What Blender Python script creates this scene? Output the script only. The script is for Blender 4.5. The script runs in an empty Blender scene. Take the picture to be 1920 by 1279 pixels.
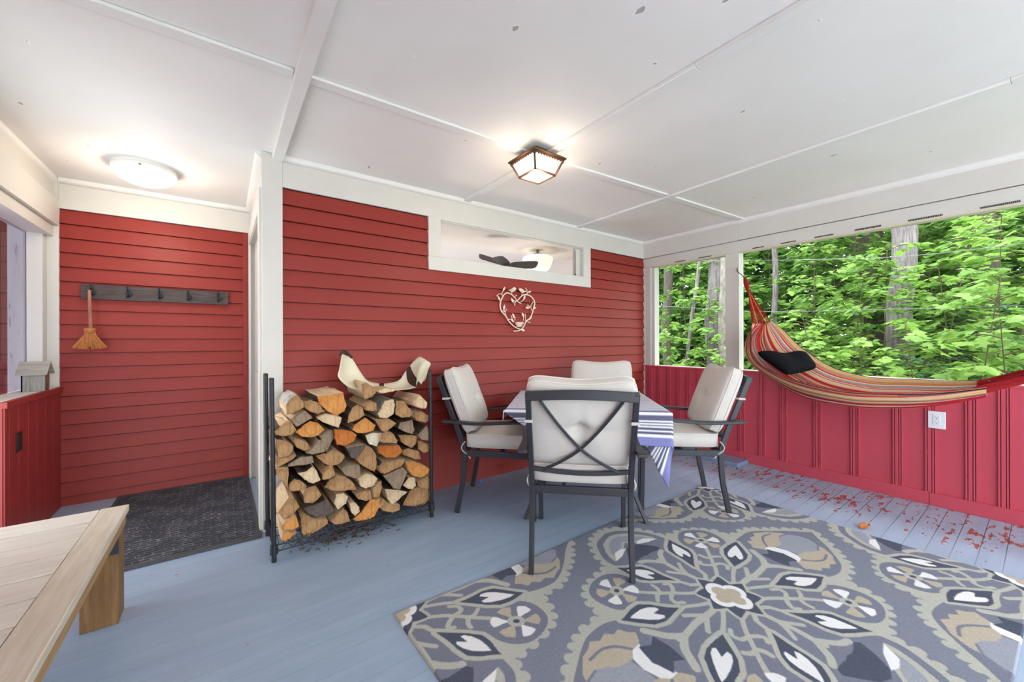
import bpy, bmesh, math, random
import numpy as np
from mathutils import Vector, Matrix, Euler

SC = bpy.context.scene
COL = SC.collection
R = math.radians
random.seed(7)
np.random.seed(7)

# ------------------------------------------------------------------ camera
cam_d = bpy.data.cameras.new('camera')
cam_d.sensor_width = 36.0
cam_d.lens = 738.2 / 1920 * 36.0
cam_d.clip_start = 0.02
cam_d.clip_end = 300
cam = bpy.data.objects.new('camera', cam_d)
COL.objects.link(cam)
cam.location = (0, 0, 1.2)
cam.rotation_euler = (Euler((R(90), 0, R(-36.288)), 'XYZ').to_matrix()
                      @ Matrix.Rotation(-0.003, 3, 'Z')).to_euler()
SC.camera = cam

# ------------------------------------------------------------------ view, world, sun
SC.view_settings.view_transform = 'Standard'
SC.view_settings.look = 'None'
SC.view_settings.gamma = 1.0
SC.view_settings.use_curve_mapping = False
SC.view_settings.exposure = 1.28

world = bpy.data.worlds.new('overcast_sky')
SC.world = world
world.use_nodes = True
wn = world.node_tree.nodes
wl = world.node_tree.links
wn.clear()
w_out = wn.new('ShaderNodeOutputWorld')
w_bg = wn.new('ShaderNodeBackground')
w_tc = wn.new('ShaderNodeTexCoord')
w_sep = wn.new('ShaderNodeSeparateXYZ')
w_ramp = wn.new('ShaderNodeValToRGB')
w_ramp.color_ramp.elements[0].position = 0.46
w_ramp.color_ramp.elements[0].color = (0.80, 0.86, 0.90, 1)
w_ramp.color_ramp.elements[1].position = 0.54
w_ramp.color_ramp.elements[1].color = (0.88, 0.95, 1.0, 1)
w_map = wn.new('ShaderNodeMapRange')
w_map.inputs[1].default_value = -1
w_map.inputs[2].default_value = 1
wl.new(w_tc.outputs['Generated'], w_sep.inputs[0])
wl.new(w_sep.outputs[2], w_map.inputs[0])
wl.new(w_map.outputs[0], w_ramp.inputs[0])
wl.new(w_ramp.outputs[0], w_bg.inputs[0])
w_bg.inputs[1].default_value = 2.4
wl.new(w_bg.outputs[0], w_out.inputs[0])

sun_d = bpy.data.lights.new('sun', 'SUN')
sun_d.energy = 1.0
sun_d.angle = R(25)
sun_d.color = (1.0, 0.95, 0.85)
sun = bpy.data.objects.new('sun', sun_d)
COL.objects.link(sun)
sun.rotation_euler = Vector((-0.45, 0.25, -0.85)).to_track_quat('-Z', 'Y').to_euler()

# ------------------------------------------------------------------ constants of the place
D, W, D2, H = 2.94, 4.151, 4.277, 2.40      # back wall, right wall, entry wall, ceiling
XL, XR = -0.96, 0.20                        # entry recess left / right


def lin(c):
    return tuple((x / 12.92 if x <= 0.04045 else ((x + 0.055) / 1.055) ** 2.4) for x in [q / 255 for q in c])


# ------------------------------------------------------------------ materials
class NT:
    """thin helper for node materials"""

    def __init__(self, name):
        self.m = bpy.data.materials.new(name)
        self.m.use_nodes = True
        self.n = self.m.node_tree.nodes
        self.l = self.m.node_tree.links
        self.b = self.n['Principled BSDF']
        self.out = self.n['Material Output']

    def new(self, t, **k):
        x = self.n.new(t)
        for a, v in k.items():
            setattr(x, a, v)
        return x

    def coord(self, scale=(1, 1, 1), obj=True):
        tc = self.new('ShaderNodeTexCoord')
        mp = self.new('ShaderNodeMapping')
        mp.inputs['Scale'].default_value = scale
        self.l.new(tc.outputs['Object' if obj else 'Generated'], mp.inputs[0])
        return mp.outputs[0]

    def pos(self, scale=(1, 1, 1)):
        g = self.new('ShaderNodeNewGeometry')
        mp = self.new('ShaderNodeMapping')
        mp.inputs['Scale'].default_value = scale
        self.l.new(g.outputs['Position'], mp.inputs[0])
        return mp.outputs[0]

    def noise(self, vec, scale, detail=4, rough=0.55):
        x = self.new('ShaderNodeTexNoise')
        x.inputs['Scale'].default_value = scale
        x.inputs['Detail'].default_value = detail
        x.inputs['Roughness'].default_value = rough
        if vec is not None:
            self.l.new(vec, x.inputs['Vector'])
        return x.outputs['Fac']

    def ramp(self, fac, stops, interp='LINEAR'):
        x = self.new('ShaderNodeValToRGB')
        x.color_ramp.interpolation = interp
        e = x.color_ramp.elements
        while len(e) < len(stops):
            e.new(0.5)
        for i, (p, c) in enumerate(stops):
            e[i].position = p
            e[i].color = (*c, 1) if len(c) == 3 else c
        self.l.new(fac, x.inputs[0])
        return x.outputs[0]

    def math(self, op, a, b=None):
        x = self.new('ShaderNodeMath', operation=op)
        for i, v in enumerate((a, b)):
            if v is None:
                continue
            if isinstance(v, (int, float)):
                x.inputs[i].default_value = v
            else:
                self.l.new(v, x.inputs[i])
        return x.outputs[0]

    def mix(self, fac, a, b, blend='MIX'):
        x = self.new('ShaderNodeMix', data_type='RGBA', blend_type=blend)
        for i, v in ((0, fac), (6, a), (7, b)):
            if isinstance(v, (int, float)):
                x.inputs[i].default_value = v
            elif isinstance(v, tuple):
                x.inputs[i].default_value = (*v, 1) if len(v) == 3 else v
            else:
                self.l.new(v, x.inputs[i])
        return x.outputs[2]

    def bump(self, h, strength=0.3, dist=0.01):
        x = self.new('ShaderNodeBump')
        x.inputs['Strength'].default_value = strength
        x.inputs['Distance'].default_value = dist
        self.l.new(h, x.inputs['Height'])
        self.l.new(x.outputs[0], self.b.inputs['Normal'])

    def color(self, c):
        if isinstance(c, tuple):
            self.b.inputs['Base Color'].default_value = (*c, 1)
        else:
            self.l.new(c, self.b.inputs['Base Color'])

    def rough(self, r, spec=0.5, metal=0.0):
        self.b.inputs['Roughness'].default_value = r
        self.b.inputs['Specular IOR Level'].default_value = spec
        self.b.inputs['Metallic'].default_value = metal


def simple(name, rgb, rough=0.6, metal=0.0, spec=0.4, var=0.08, scale=12, bump=0.0, bscale=60, stretch=(1, 1, 1)):
    """painted / plain surface with a slight mottling and optional fine bump"""
    t = NT(name)
    c = lin(rgb)
    v = t.coord(stretch)
    n = t.noise(v, scale)
    t.color(t.ramp(n, [(0.25, tuple(x * (1 - var) for x in c)), (0.75, tuple(min(1, x * (1 + var)) for x in c))]))
    t.rough(rough, spec, metal)
    if bump:
        t.bump(t.noise(t.coord(stretch), bscale, 3), bump, 0.004)
    return t.m


def wood(name, c0, c1, stretch, rough=0.65, scale=6, bump=0.25):
    t = NT(name)
    v = t.coord(stretch)
    n = t.noise(v, scale, 6, 0.65)
    n2 = t.noise(t.coord(tuple(s * 0.3 for s in stretch)), scale, 2)
    c = t.ramp(n, [(0.3, lin(c0)), (0.7, lin(c1))])
    c = t.mix(t.math('MULTIPLY', n2, 0.35), c, lin(c0))
    oi = t.new('ShaderNodeObjectInfo')
    c = t.mix(t.math('MULTIPLY', oi.outputs['Random'], 0.22), c, tuple(q * 0.72 for q in lin(c0)))
    t.color(c)
    t.rough(rough, 0.3)
    t.bump(n, bump, 0.004)
    return t.m


def emit(name, rgb, strength):
    t = NT(name)
    t.b.inputs['Base Color'].default_value = (0.8, 0.8, 0.78, 1)
    t.b.inputs['Emission Color'].default_value = (*lin(rgb), 1)
    t.b.inputs['Emission Strength'].default_value = strength
    t.rough(0.35)
    return t.m


M = {}
# clapboard red: mottled paint, tiny nail pits
t = NT('red_clapboard_paint')
n = t.noise(t.pos((.5, .5, 1)), 3.0, 4)
c = t.ramp(n, [(0.3, lin((136, 42, 35))), (0.7, lin((145, 49, 41)))])
t.color(c)
t.rough(0.5, 0.35)
t.bump(t.noise(t.pos(), 30, 3), 0.04, 0.003)
M['clap'] = t.m
M['halfred'] = simple('red_panel_paint', (194, 76, 92), 0.42, spec=0.4, var=0.05, scale=4, bump=0.05)
M['darkred'] = simple('dark_red_panel_paint', (140, 42, 40), 0.45, var=0.08, scale=5, bump=0.06)
M['white'] = simple('white_trim_paint', (207, 204, 197), 0.5, var=0.03, scale=5, bump=0.06, bscale=30)

M['ceiltrim'] = simple('ceiling_trim_paint', (226, 225, 221), 0.55, var=0.03, scale=5, bump=0.05, bscale=30)

# peeling white paint
t = NT('peeling_white_paint')
v = t.pos((30, 30, 3))
n = t.noise(v, 1.4, 5, 0.7)
t.color(t.ramp(n, [(0.0, lin((120, 118, 112))), (0.36, lin((135, 132, 125))), (0.42, lin((222, 222, 218))), (1, lin((228, 228, 226)))]))
t.bump(n, 0.4, 0.004)
t.rough(0.7)
M['peel'] = t.m

# ceiling: white paint with curled flakes and small bare spots
t = NT('ceiling_paint')
v = t.pos((1.0, 0.55, 1))
vo = t.new('ShaderNodeTexVoronoi', feature='F1')
vo.inputs['Scale'].default_value = 6.0
t.l.new(v, vo.inputs['Vector'])
nn = t.noise(t.pos((1, 0.5, 1)), 26, 3, 0.6)
spot = t.math('ADD', vo.outputs['Distance'], t.math('MULTIPLY', nn, 0.24))
mask = t.math('LESS_THAN', spot, 0.160)
ring = t.math('LESS_THAN', spot, 0.18)
base = t.ramp(t.noise(t.pos(), 2.2, 3), [(0.3, lin((226, 224, 219))), (0.7, lin((232, 230, 226)))])
cc = t.mix(ring, base, lin((238, 237, 234)))
cc = t.mix(mask, cc, lin((172, 168, 160)))
t.color(cc)
t.rough(0.65, 0.2)
t.bump(t.math('ADD', t.math('MULTIPLY', ring, 0.8), t.noise(t.pos(), 3.0, 5, 0.65)), 0.18, 0.01)
M['ceiling'] = t.m

# porch floor: blue grey paint on boards running along x, red undercoat showing where it has worn
t = NT('porch_floor_paint')
g = t.new('ShaderNodeNewGeometry')
sp = t.new('ShaderNodeSeparateXYZ')
t.l.new(g.outputs['Position'], sp.inputs[0])
PITCH = 0.0925
k = t.math('MULTIPLY', t.math('ADD', sp.outputs[1], 0.0), 1 / PITCH)
fr = t.math('FRACT', t.math('ADD', k, 50.47))
edge = t.math('MINIMUM', fr, t.math('SUBTRACT', 1.0, fr))
seam = t.math('LESS_THAN', edge, 0.022)
boardid = t.math('FLOOR', t.math('ADD', k, 50.47))
wn_ = t.new('ShaderNodeTexWhiteNoise', noise_dimensions='1D')
t.l.new(boardid, wn_.inputs['W'])
base = t.ramp(t.noise(t.pos((0.6, 3, 1)), 4, 5, 0.6), [(0.3, lin((148, 169, 194))), (0.7, lin((162, 182, 206)))])
base = t.mix(t.math('MULTIPLY', wn_.outputs['Value'], 0.16), base, lin((134, 150, 174)))
# worn zone along the right wall
far = t.new('ShaderNodeMapRange')
far.inputs[1].default_value = 3.05
far.inputs[2].default_value = 3.75
t.l.new(sp.outputs[0], far.inputs[0])
pn = t.noise(t.pos((4.5, 11, 1)), 2.1, 6, 0.66)
blot = t.noise(t.pos((1.2, 1.6, 1)), 1.6, 1)
thr = t.math('ADD', t.math('ADD', pn, t.math('MULTIPLY', far.outputs[0], 0.150)), t.math('MULTIPLY', blot, 0.22))
worn = t.math('GREATER_THAN', thr, 0.815)
seamvis = t.math('MULTIPLY', seam, t.math('ADD', 0.16, t.math('MULTIPLY', far.outputs[0], 0.7)))
c = t.mix(worn, base, t.ramp(t.noise(t.pos(), 30, 2), [(0.35, lin((146, 76, 64))), (0.65, lin((170, 102, 88)))]))
c = t.mix(seamvis, c, lin((62, 70, 84)))
t.color(c)
t.rough(0.36, 0.4)
h = t.math('SUBTRACT', t.noise(t.pos((1, 6, 1)), 9, 4), t.math('MULTIPLY', seam, 0.8))
h = t.math('SUBTRACT', h, t.math('MULTIPLY', worn, 0.4))
t.bump(h, 0.16, 0.006)
M['floor'] = t.m

M['frame'] = simple('dark_grey_metal', (44, 45, 52), 0.45, spec=0.5, var=0.1, scale=30)
M['blackmetal'] = simple('black_metal', (30, 32, 38), 0.4, spec=0.5, var=0.15, scale=40)
M['cushion'] = simple('light_grey_cushion_fabric', (206, 201, 195), 0.9, spec=0.1, var=0.03, scale=25, bump=0.12, bscale=350)
M['piping'] = simple('light_piping', (214, 209, 203), 0.85, spec=0.1)
M['tie'] = simple('pale_tie_cord', (196, 194, 190), 0.85, spec=0.1)
M['soffit'] = simple('tan_soffit_strip', (206, 196, 168), 0.6, var=0.05)
M['bench'] = wood('whitewashed_plank', (206, 200, 190), (230, 226, 219), (1.2, 10, 10), 0.6, 3.0, 0.12)
M['benchrail'] = wood('whitewashed_rail', (198, 186, 166), (226, 220, 208), (14, 1.2, 14), 0.6, 3.5, 0.2)
M['benchleg'] = wood('tan_plank_leg', (108, 78, 48), (156, 118, 76), (14, 14, 1.2), 0.6, 3.0, 0.25)
M['benchside'] = wood('tan_plank_edge', (156, 122, 80), (192, 158, 114), (14, 1.2, 14), 0.6, 3.0, 0.2)
M['greywood'] = wood('weathered_grey_wood', (120, 116, 110), (186, 182, 174), (16, 16, 1.6), 0.85, 3.0, 0.5)
M['greyroof'] = wood('weathered_roof_wood', (138, 134, 126), (192, 188, 178), (1.6, 16, 16), 0.85, 3.0, 0.5)
M['redgrey'] = wood('weathered_reddish_wood', (96, 64, 62), (138, 98, 92), (16, 16, 1.6), 0.85, 3.0, 0.4)
M['rustic'] = wood('rustic_dark_board', (58, 50, 48), (112, 102, 98), (1.5, 10, 20), 0.8, 5.0, 0.6)
M['bone'] = simple('cream_painted_metal', (226, 208, 188), 0.6, var=0.07, scale=40)
M['straw'] = wood('straw_bristles', (166, 98, 52), (206, 146, 88), (30, 30, 1.5), 0.9, 4.0, 0.5)
M['stick'] = wood('reddish_stick', (140, 84, 66), (190, 140, 116), (20, 20, 1.5), 0.8, 3.0, 0.2)
M['canvas'] = simple('cream_canvas', (226, 218, 194), 0.9, spec=0.1, var=0.05, scale=14, bump=0.15, bscale=200)
M['brownstrap'] = simple('brown_strap', (74, 58, 52), 0.85, spec=0.15)
M['bronze'] = simple('bronze_lantern_metal', (88, 62, 44), 0.45, 0.4, var=0.15, scale=30)
M['fixturewhite'] = simple('white_enamel', (232, 230, 224), 0.35, var=0.02)
M['black_cloth'] = simple('black_pillow_fabric', (16, 17, 20), 0.95, spec=0.1, var=0.25, scale=60)
M['plasticwhite'] = simple('white_plastic', (232, 234, 240), 0.3, var=0.01)
M['slot'] = simple('dark_slot', (30, 28, 28), 0.6)
M['darkplate'] = simple('dark_bronze_plate', (42, 30, 24), 0.45, 0.3, var=0.2, scale=20)
M['redcord'] = simple('red_cord', (146, 32, 36), 0.8, spec=0.15, var=0.2, scale=50)
M['orangecord'] = simple('orange_cord', (222, 140, 70), 0.8, spec=0.15, var=0.2, scale=50)
M['steel'] = simple('galvanised_steel', (120, 118, 112), 0.35, 0.8, var=0.2, scale=50)
M['bluebit'] = simple('blue_plastic', (30, 120, 210), 0.4)
M['deadleaf'] = simple('dry_orange_leaf', (206, 122, 62), 0.7, var=0.25, scale=40)
M['bluegreyboard'] = simple('blue_grey_painted_board', (120, 142, 172), 0.4, var=0.06, scale=8)
M['chips'] = simple('bark_chips', (92, 72, 54), 0.9, var=0.3, scale=60)
M['wire'] = simple('grey_wire', (120, 124, 124), 0.5, var=0.1)
M['interior'] = simple('interior_white_paint', (222, 222, 224), 0.7, var=0.015, scale=3)
M['fan'] = simple('dark_fan_blade', (62, 60, 58), 0.5, var=0.08)
M['fanmetal'] = simple('brushed_lamp_metal', (150, 136, 126), 0.35, 0.6)
M['globe'] = emit('lit_opal_glass', (255, 242, 212), 0.42)
M['dome'] = emit('lit_dome_glass', (255, 250, 240), 1.0)
M['lantern_glass'] = emit('lit_frosted_glass', (255, 232, 204), 0.75)

# window glass: clear pane
t = NT('window_glass')
mixs = t.new('ShaderNodeMixShader')
tr = t.new('ShaderNodeBsdfTransparent')
gl = t.new('ShaderNodeBsdfGlossy')
gl.inputs['Roughness'].default_value = 0.03
fz = t.new('ShaderNodeFresnel')
fz.inputs[0].default_value = 1.35
t.l.new(fz.outputs[0], mixs.inputs[0])
t.l.new(tr.outputs[0], mixs.inputs[1])
t.l.new(gl.outputs[0], mixs.inputs[2])
t.l.new(mixs.outputs[0], t.out.inputs[0])
M['glass'] = t.m

# left window: tinted pane
t = NT('tinted_window_glass')
mixs = t.new('ShaderNodeMixShader')
tr = t.new('ShaderNodeBsdfTransparent')
tr.inputs[0].default_value = (0.50, 0.47, 0.52, 1)
gl = t.new('ShaderNodeBsdfGlossy')
gl.inputs['Roughness'].default_value = 0.05
mixs.inputs[0].default_value = 0.08
t.l.new(tr.outputs[0], mixs.inputs[1])
t.l.new(gl.outputs[0], mixs.inputs[2])
t.l.new(mixs.outputs[0], t.out.inputs[0])
M['tint'] = t.m

# tufted rug / cloth / hammock: pattern lives in a colour attribute of the mesh
def vcol(name, rough=0.95, bump=0.25, bscale=260, spec=0.08, transl=0.0):
    t = NT(name)
    a = t.new('ShaderNodeAttribute', attribute_name='Col')
    n = t.noise(t.coord(), 90, 3, 0.7)
    c = t.mix(0.10, a.outputs['Color'], t.ramp(n, [(0.3, (0, 0, 0)), (0.7, (1, 1, 1))]), 'OVERLAY')
    t.color(c)
    t.rough(rough, spec)
    if bump:
        t.bump(t.noise(t.coord(), bscale, 2), bump, 0.004)
    return t.m


M['rug'] = vcol('tufted_rug', bump=0.5)
M['cloth'] = vcol('striped_cotton', bump=0.15, bscale=500)
M['hammock'] = vcol('striped_hammock_fabric', bump=0.15, bscale=400)

# black rubber-backed entry mat with scalloped ribs
t = NT('entry_mat')
v = t.pos((1, 1, 1))
br = t.new('ShaderNodeTexBrick')
br.inputs['Scale'].default_value = 9
br.inputs['Mortar Size'].default_value = 0.035
br.inputs['Mortar Smooth'].default_value = 0.6
br.inputs['Brick Width'].default_value = 0.75
br.inputs['Row Height'].default_value = 0.28
nz = t.new('ShaderNodeTexNoise')
nz.inputs['Scale'].default_value = 14
t.l.new(v, nz.inputs['Vector'])
ad = t.new('ShaderNodeVectorMath', operation='ADD')
sc = t.new('ShaderNodeVectorMath', operation='SCALE')
sc.inputs['Scale'].default_value = 0.05
t.l.new(nz.outputs['Color'], sc.inputs[0])
t.l.new(v, ad.inputs[0])
t.l.new(sc.outputs[0], ad.inputs[1])
t.l.new(ad.outputs[0], br.inputs['Vector'])
fine = t.noise(v, 240, 3)
c = t.mix(br.outputs['Fac'], t.ramp(fine, [(0.3, lin((48, 50, 60))), (0.7, lin((86, 90, 106)))]), lin((132, 128, 122)))
patch = t.noise(v, 7, 3)
c = t.mix(t.math('MULTIPLY', t.math('GREATER_THAN', patch, 0.5), 0.45), c, lin((46, 48, 56)))
t.color(c)
t.rough(0.9, 0.15)
t.bump(t.math('ADD', t.math('MULTIPLY', br.outputs['Fac'], -1.0), t.math('MULTIPLY', fine, 0.5)), 0.8, 0.01)
M['mat'] = t.m
M['matedge'] = simple('dark_rubber', (74, 74, 78), 0.8, var=0.15, scale=50)


# log materials: end grain with rings and radial checks, split face, bark
def endgrain(name, c0, c1):
    t = NT(name)
    v = t.coord()
    n = t.noise(v, 9, 5, 0.7)
    n2 = t.noise(t.coord((70, 4, 9)), 1.0, 4, 0.75)
    wv = t.new('ShaderNodeTexWave', wave_type='RINGS', rings_direction='SPHERICAL')
    wv.inputs['Scale'].default_value = 22
    wv.inputs['Distortion'].default_value = 7
    wv.inputs['Detail'].default_value = 2
    t.l.new(v, wv.inputs['Vector'])
    c = t.ramp(n, [(0.28, lin(c0)), (0.72, lin(c1))])
    c = t.mix(t.math('MULTIPLY', wv.outputs['Fac'], 0.10), c, tuple(x * 0.5 for x in lin(c0)))
    c = t.mix(t.math('MULTIPLY', t.ramp(n2, [(0.5, (0, 0, 0)), (0.7, (1, 1, 1))]), 0.55), c, tuple(x * 0.45 for x in lin(c0)))
    t.color(c)
    t.rough(0.85, 0.15)
    t.bump(t.math('ADD', n2, t.math('MULTIPLY', wv.outputs['Fac'], 0.4)), 0.7, 0.006)
    return t.m


M['endT'] = endgrain('tan_end_grain', (138, 100, 66), (200, 158, 112))
M['endO'] = endgrain('orange_end_grain', (196, 120, 58), (226, 164, 96))
M['endR'] = endgrain('bright_orange_end_grain', (176, 92, 42), (208, 130, 66))
M['endP'] = endgrain('pale_end_grain', (196, 166, 128), (232, 208, 172))
M['endW'] = endgrain('cream_end_grain', (212, 196, 166), (238, 226, 204))
M['endG'] = endgrain('greyish_end_grain', (126, 108, 92), (168, 146, 120))
M['endD'] = endgrain('dark_grey_end_grain', (84, 74, 72), (112, 98, 92))
M['bark'] = wood('rough_bark', (62, 50, 42), (124, 108, 94), (10, 2, 10), 0.95, 4, 0.9)
M['birch'] = wood('pale_birch_bark', (150, 142, 134), (222, 216, 206), (6, 3, 6), 0.85, 4, 0.5)
M['split'] = wood('pale_split_face', (206, 174, 134), (242, 220, 188), (14, 1.5, 14), 0.85, 3, 0.4)

# foliage
def leafmat(name, c0, c1, transl=0.45):
    t = NT(name)
    a = t.new('ShaderNodeAttribute', attribute_name='Col')
    sep = t.new('ShaderNodeSeparateColor')
    t.l.new(a.outputs['Color'], sep.inputs[0])
    c = t.ramp(sep.outputs[0], [(0.0, lin(c0)), (1.0, lin(c1))])
    t.color(c)
    t.rough(0.55, 0.25)
    trl = t.new('ShaderNodeBsdfTranslucent')
    t.l.new(c, trl.inputs[0])
    mx = t.new('ShaderNodeMixShader')
    mx.inputs[0].default_value = transl
    t.l.new(t.b.outputs[0], mx.inputs[1])
    t.l.new(trl.outputs[0], mx.inputs[2])
    t.l.new(mx.outputs[0], t.out.inputs[0])
    return t.m


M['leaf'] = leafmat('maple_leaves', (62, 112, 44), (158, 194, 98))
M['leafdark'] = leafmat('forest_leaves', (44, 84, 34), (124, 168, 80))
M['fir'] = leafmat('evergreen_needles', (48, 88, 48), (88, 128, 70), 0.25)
M['trunk'] = wood('grey_tree_bark', (78, 72, 72), (158, 148, 148), (14, 14, 1.6), 0.95, 2.5, 1.0)
M['trunkdark'] = wood('dark_tree_bark', (58, 54, 48), (112, 102, 90), (14, 14, 1.6), 0.95, 2.5, 0.9)
M['trunkbirch'] = wood('mottled_pale_bark', (98, 92, 82), (164, 158, 148), (9, 9, 3), 0.95, 2.5, 0.6)
M['stem'] = simple('sapling_stem', (84, 76, 56), 0.9, var=0.2)
t = NT('forest_floor_litter')
n = t.noise(t.pos(), 3, 6, 0.7)
t.color(t.ramp(n, [(0.3, lin((74, 82, 44))), (0.5, lin((98, 104, 60))), (0.7, lin((96, 120, 58)))]))
t.rough(0.95, 0.1)
M['ground'] = t.m


# ------------------------------------------------------------------ mesh builder
class MB:
    def __init__(self):
        self.v, self.f, self.m, self.c = [], [], [], []

    def add(self, vs, fs, mi=0):
        o = len(self.v)
        self.v += [tuple(p) for p in vs]
        self.f += [tuple(i + o for i in q) for q in fs]
        self.m += [mi] * len(fs)

    def box(self, lo, hi, mi=0, rot=None, piv=None):
        x0, y0, z0 = lo
        x1, y1, z1 = hi
        vs = [Vector(p) for p in ((x0, y0, z0), (x1, y0, z0), (x1, y1, z0), (x0, y1, z0), (x0, y0, z1), (x1, y0, z1), (x1, y1, z1), (x0, y1, z1))]
        if rot is not None:
            piv = Vector(piv if piv is not None else ((x0 + x1) / 2, (y0 + y1) / 2, (z0 + z1) / 2))
            vs = [rot @ (p - piv) + piv for p in vs]
        self.add(vs, [(0, 3, 2, 1), (4, 5, 6, 7), (0, 1, 5, 4), (1, 2, 6, 5), (2, 3, 7, 6), (3, 0, 4, 7)], mi)

    def bar(self, pts, w, h, up=(0, 0, 1), mi=0):
        """rectangular section swept along points; w across, h along up"""
        P = [Vector(p) for p in pts]
        up = Vector(up)
        rings = []
        for i, p in enumerate(P):
            d = (P[min(i + 1, len(P) - 1)] - P[max(i - 1, 0)]).normalized()
            s = d.cross(up)
            if s.length < 1e-5:
                s = d.cross(Vector((1, 0, 0)))
            s.normalize()
            u = s.cross(d).normalized()
            rings.append([p + s * a * w / 2 + u * b * h / 2 for a, b in ((-1, -1), (1, -1), (1, 1), (-1, 1))])
        vs = [q for r in rings for q in r]
        fs = []
        for i in range(len(P) - 1):
            for k in range(4):
                a, b = i * 4 + k, i * 4 + (k + 1) % 4
                fs.append((a, b, b + 4, a + 4))
        fs.append((3, 2, 1, 0))
        e = (len(P) - 1) * 4
        fs.append((e, e + 1, e + 2, e + 3))
        self.add(vs, fs, mi)

    def tube(self, pts, r, n=8, mi=0, cap=True):
        P = [Vector(p) for p in pts]
        rad = r if isinstance(r, (list, tuple)) else [r] * len(P)
        d0 = (P[1] - P[0]).normalized()
        a = Vector((0, 0, 1)) if abs(d0.z) < 0.9 else Vector((1, 0, 0))
        s = d0.cross(a).normalized()
        vs = []
        for i, p in enumerate(P):
            d = (P[min(i + 1, len(P) - 1)] - P[max(i - 1, 0)]).normalized()
            s = (s - d * s.dot(d))
            s = s.normalized() if s.length > 1e-6 else d.orthogonal().normalized()
            u = d.cross(s)
            for k in range(n):
                q = 2 * math.pi * k / n
                vs.append(p + (s * math.cos(q) + u * math.sin(q)) * rad[i])
        fs = []
        for i in range(len(P) - 1):
            for k in range(n):
                a0, b0 = i * n + k, i * n + (k + 1) % n
                fs.append((a0, b0, b0 + n, a0 + n))
        if cap:
            fs.append(tuple(reversed(range(n))))
            fs.append(tuple((len(P) - 1) * n + k for k in range(n)))
        self.add(vs, fs, mi)

    def lathe(self, prof, c, n=32, mi=0, axis='z'):
        """profile [(r, h)] turned about an axis through c"""
        vs, fs = [], []
        for r, h in prof:
            for k in range(n):
                q = 2 * math.pi * k / n
                x, y = r * math.cos(q), r * math.sin(q)
                p = (x, y, h) if axis == 'z' else ((h, x, y) if axis == 'x' else (x, h, y))
                vs.append((c[0] + p[0], c[1] + p[1], c[2] + p[2]))
        for i in range(len(prof) - 1):
            for k in range(n):
                a, b = i * n + k, i * n + (k + 1) % n
                fs.append((a, b, b + n, a + n))
        fs.append(tuple(reversed(range(n))))
        fs.append(tuple((len(prof) - 1) * n + k for k in range(n)))
        self.add(vs, fs, mi)

    def prism(self, poly, dvec, mi=0, mside=None):
        """polygon (3D points) pushed along dvec"""
        n = len(poly)
        d = Vector(dvec)
        a = [Vector(p) for p in poly]
        b = [p + d for p in a]
        self.add(a + b, [tuple(range(n)), tuple(reversed(range(n, 2 * n)))], mi)
        o = len(self.v) - 2 * n
        for k in range(n):
            j = (k + 1) % n
            self.f.append((o + j, o + k, o + k + n, o + j + n))
            self.m.append(mi if mside is None else (mside[k] if isinstance(mside, (list, tuple)) else mside))

    def ball(self, c, r, n=10, mi=0, s=(1, 1, 1)):
        vs, fs = [], []
        for i in range(n + 1):
            th = math.pi * i / n
            for k in range(n * 2):
                q = math.pi * k / n
                vs.append((c[0] + r * s[0] * math.sin(th) * math.cos(q), c[1] + r * s[1] * math.sin(th) * math.sin(q), c[2] + r * s[2] * math.cos(th)))
        for i in range(n):
            for k in range(2 * n):
                a, b = i * 2 * n + k, i * 2 * n + (k + 1) % (2 * n)
                fs.append((a, a + 2 * n, b + 2 * n, b))
        self.add(vs, fs, mi)

    def grid(self, fn, nu, nv, mi=0, closed_u=False):
        vs = [fn(i / nu, j / nv) for j in range(nv + 1) for i in range(nu + 1)]
        fs = [(j * (nu + 1) + i, j * (nu + 1) + i + 1, (j + 1) * (nu + 1) + i + 1, (j + 1) * (nu + 1) + i) for j in range(nv) for i in range(nu)]
        self.add(vs, fs, mi)

    def build(self, name, mats, parent=None, origin=None, smooth=False, bevel=0.0, angle=40, colors=None, solid=0.0, seg=2, weld=False):
        me = bpy.data.meshes.new(name)
        if parent is not None:
            o0 = Vector(parent.get('_base', (0, 0, 0)))
        elif origin is not None:
            o0 = Vector(origin)
        elif self.v:
            xs, ys, zs = zip(*self.v)
            o0 = Vector(((min(xs) + max(xs)) / 2, (min(ys) + max(ys)) / 2, min(zs)))
        else:
            o0 = Vector((0, 0, 0))
        me.from_pydata([(p[0] - o0.x, p[1] - o0.y, p[2] - o0.z) for p in self.v], [], self.f)
        if not isinstance(mats, (list, tuple)):
            mats = [mats]
        for m in mats:
            me.materials.append(m)
        me.polygons.foreach_set('material_index', self.m)
        if colors is not None:
            ca = me.color_attributes.new('Col', 'FLOAT_COLOR', 'POINT')
            arr = np.ones((len(self.v), 4), dtype=np.float32)
            arr[:, :3] = colors
            ca.data.foreach_set('color', arr.ravel())
        if smooth or bevel:
            me.polygons.foreach_set('use_smooth', [True] * len(self.f))
        bm = bmesh.new()
        bm.from_mesh(me)
        if weld:
            bmesh.ops.remove_doubles(bm, verts=bm.verts, dist=1e-5)
        bmesh.ops.recalc_face_normals(bm, faces=bm.faces) if colors is None or weld else None
        if smooth or bevel:
            for e in bm.edges:
                if len(e.link_faces) == 2 and e.calc_face_angle(0) > R(angle):
                    e.smooth = False
        bm.to_mesh(me)
        bm.free()
        ob = bpy.data.objects.new(name, me)
        COL.objects.link(ob)
        if bevel:
            mo = ob.modifiers.new('bevel', 'BEVEL')
            mo.width = bevel
            mo.segments = seg
            mo.limit_method = 'ANGLE'
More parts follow.
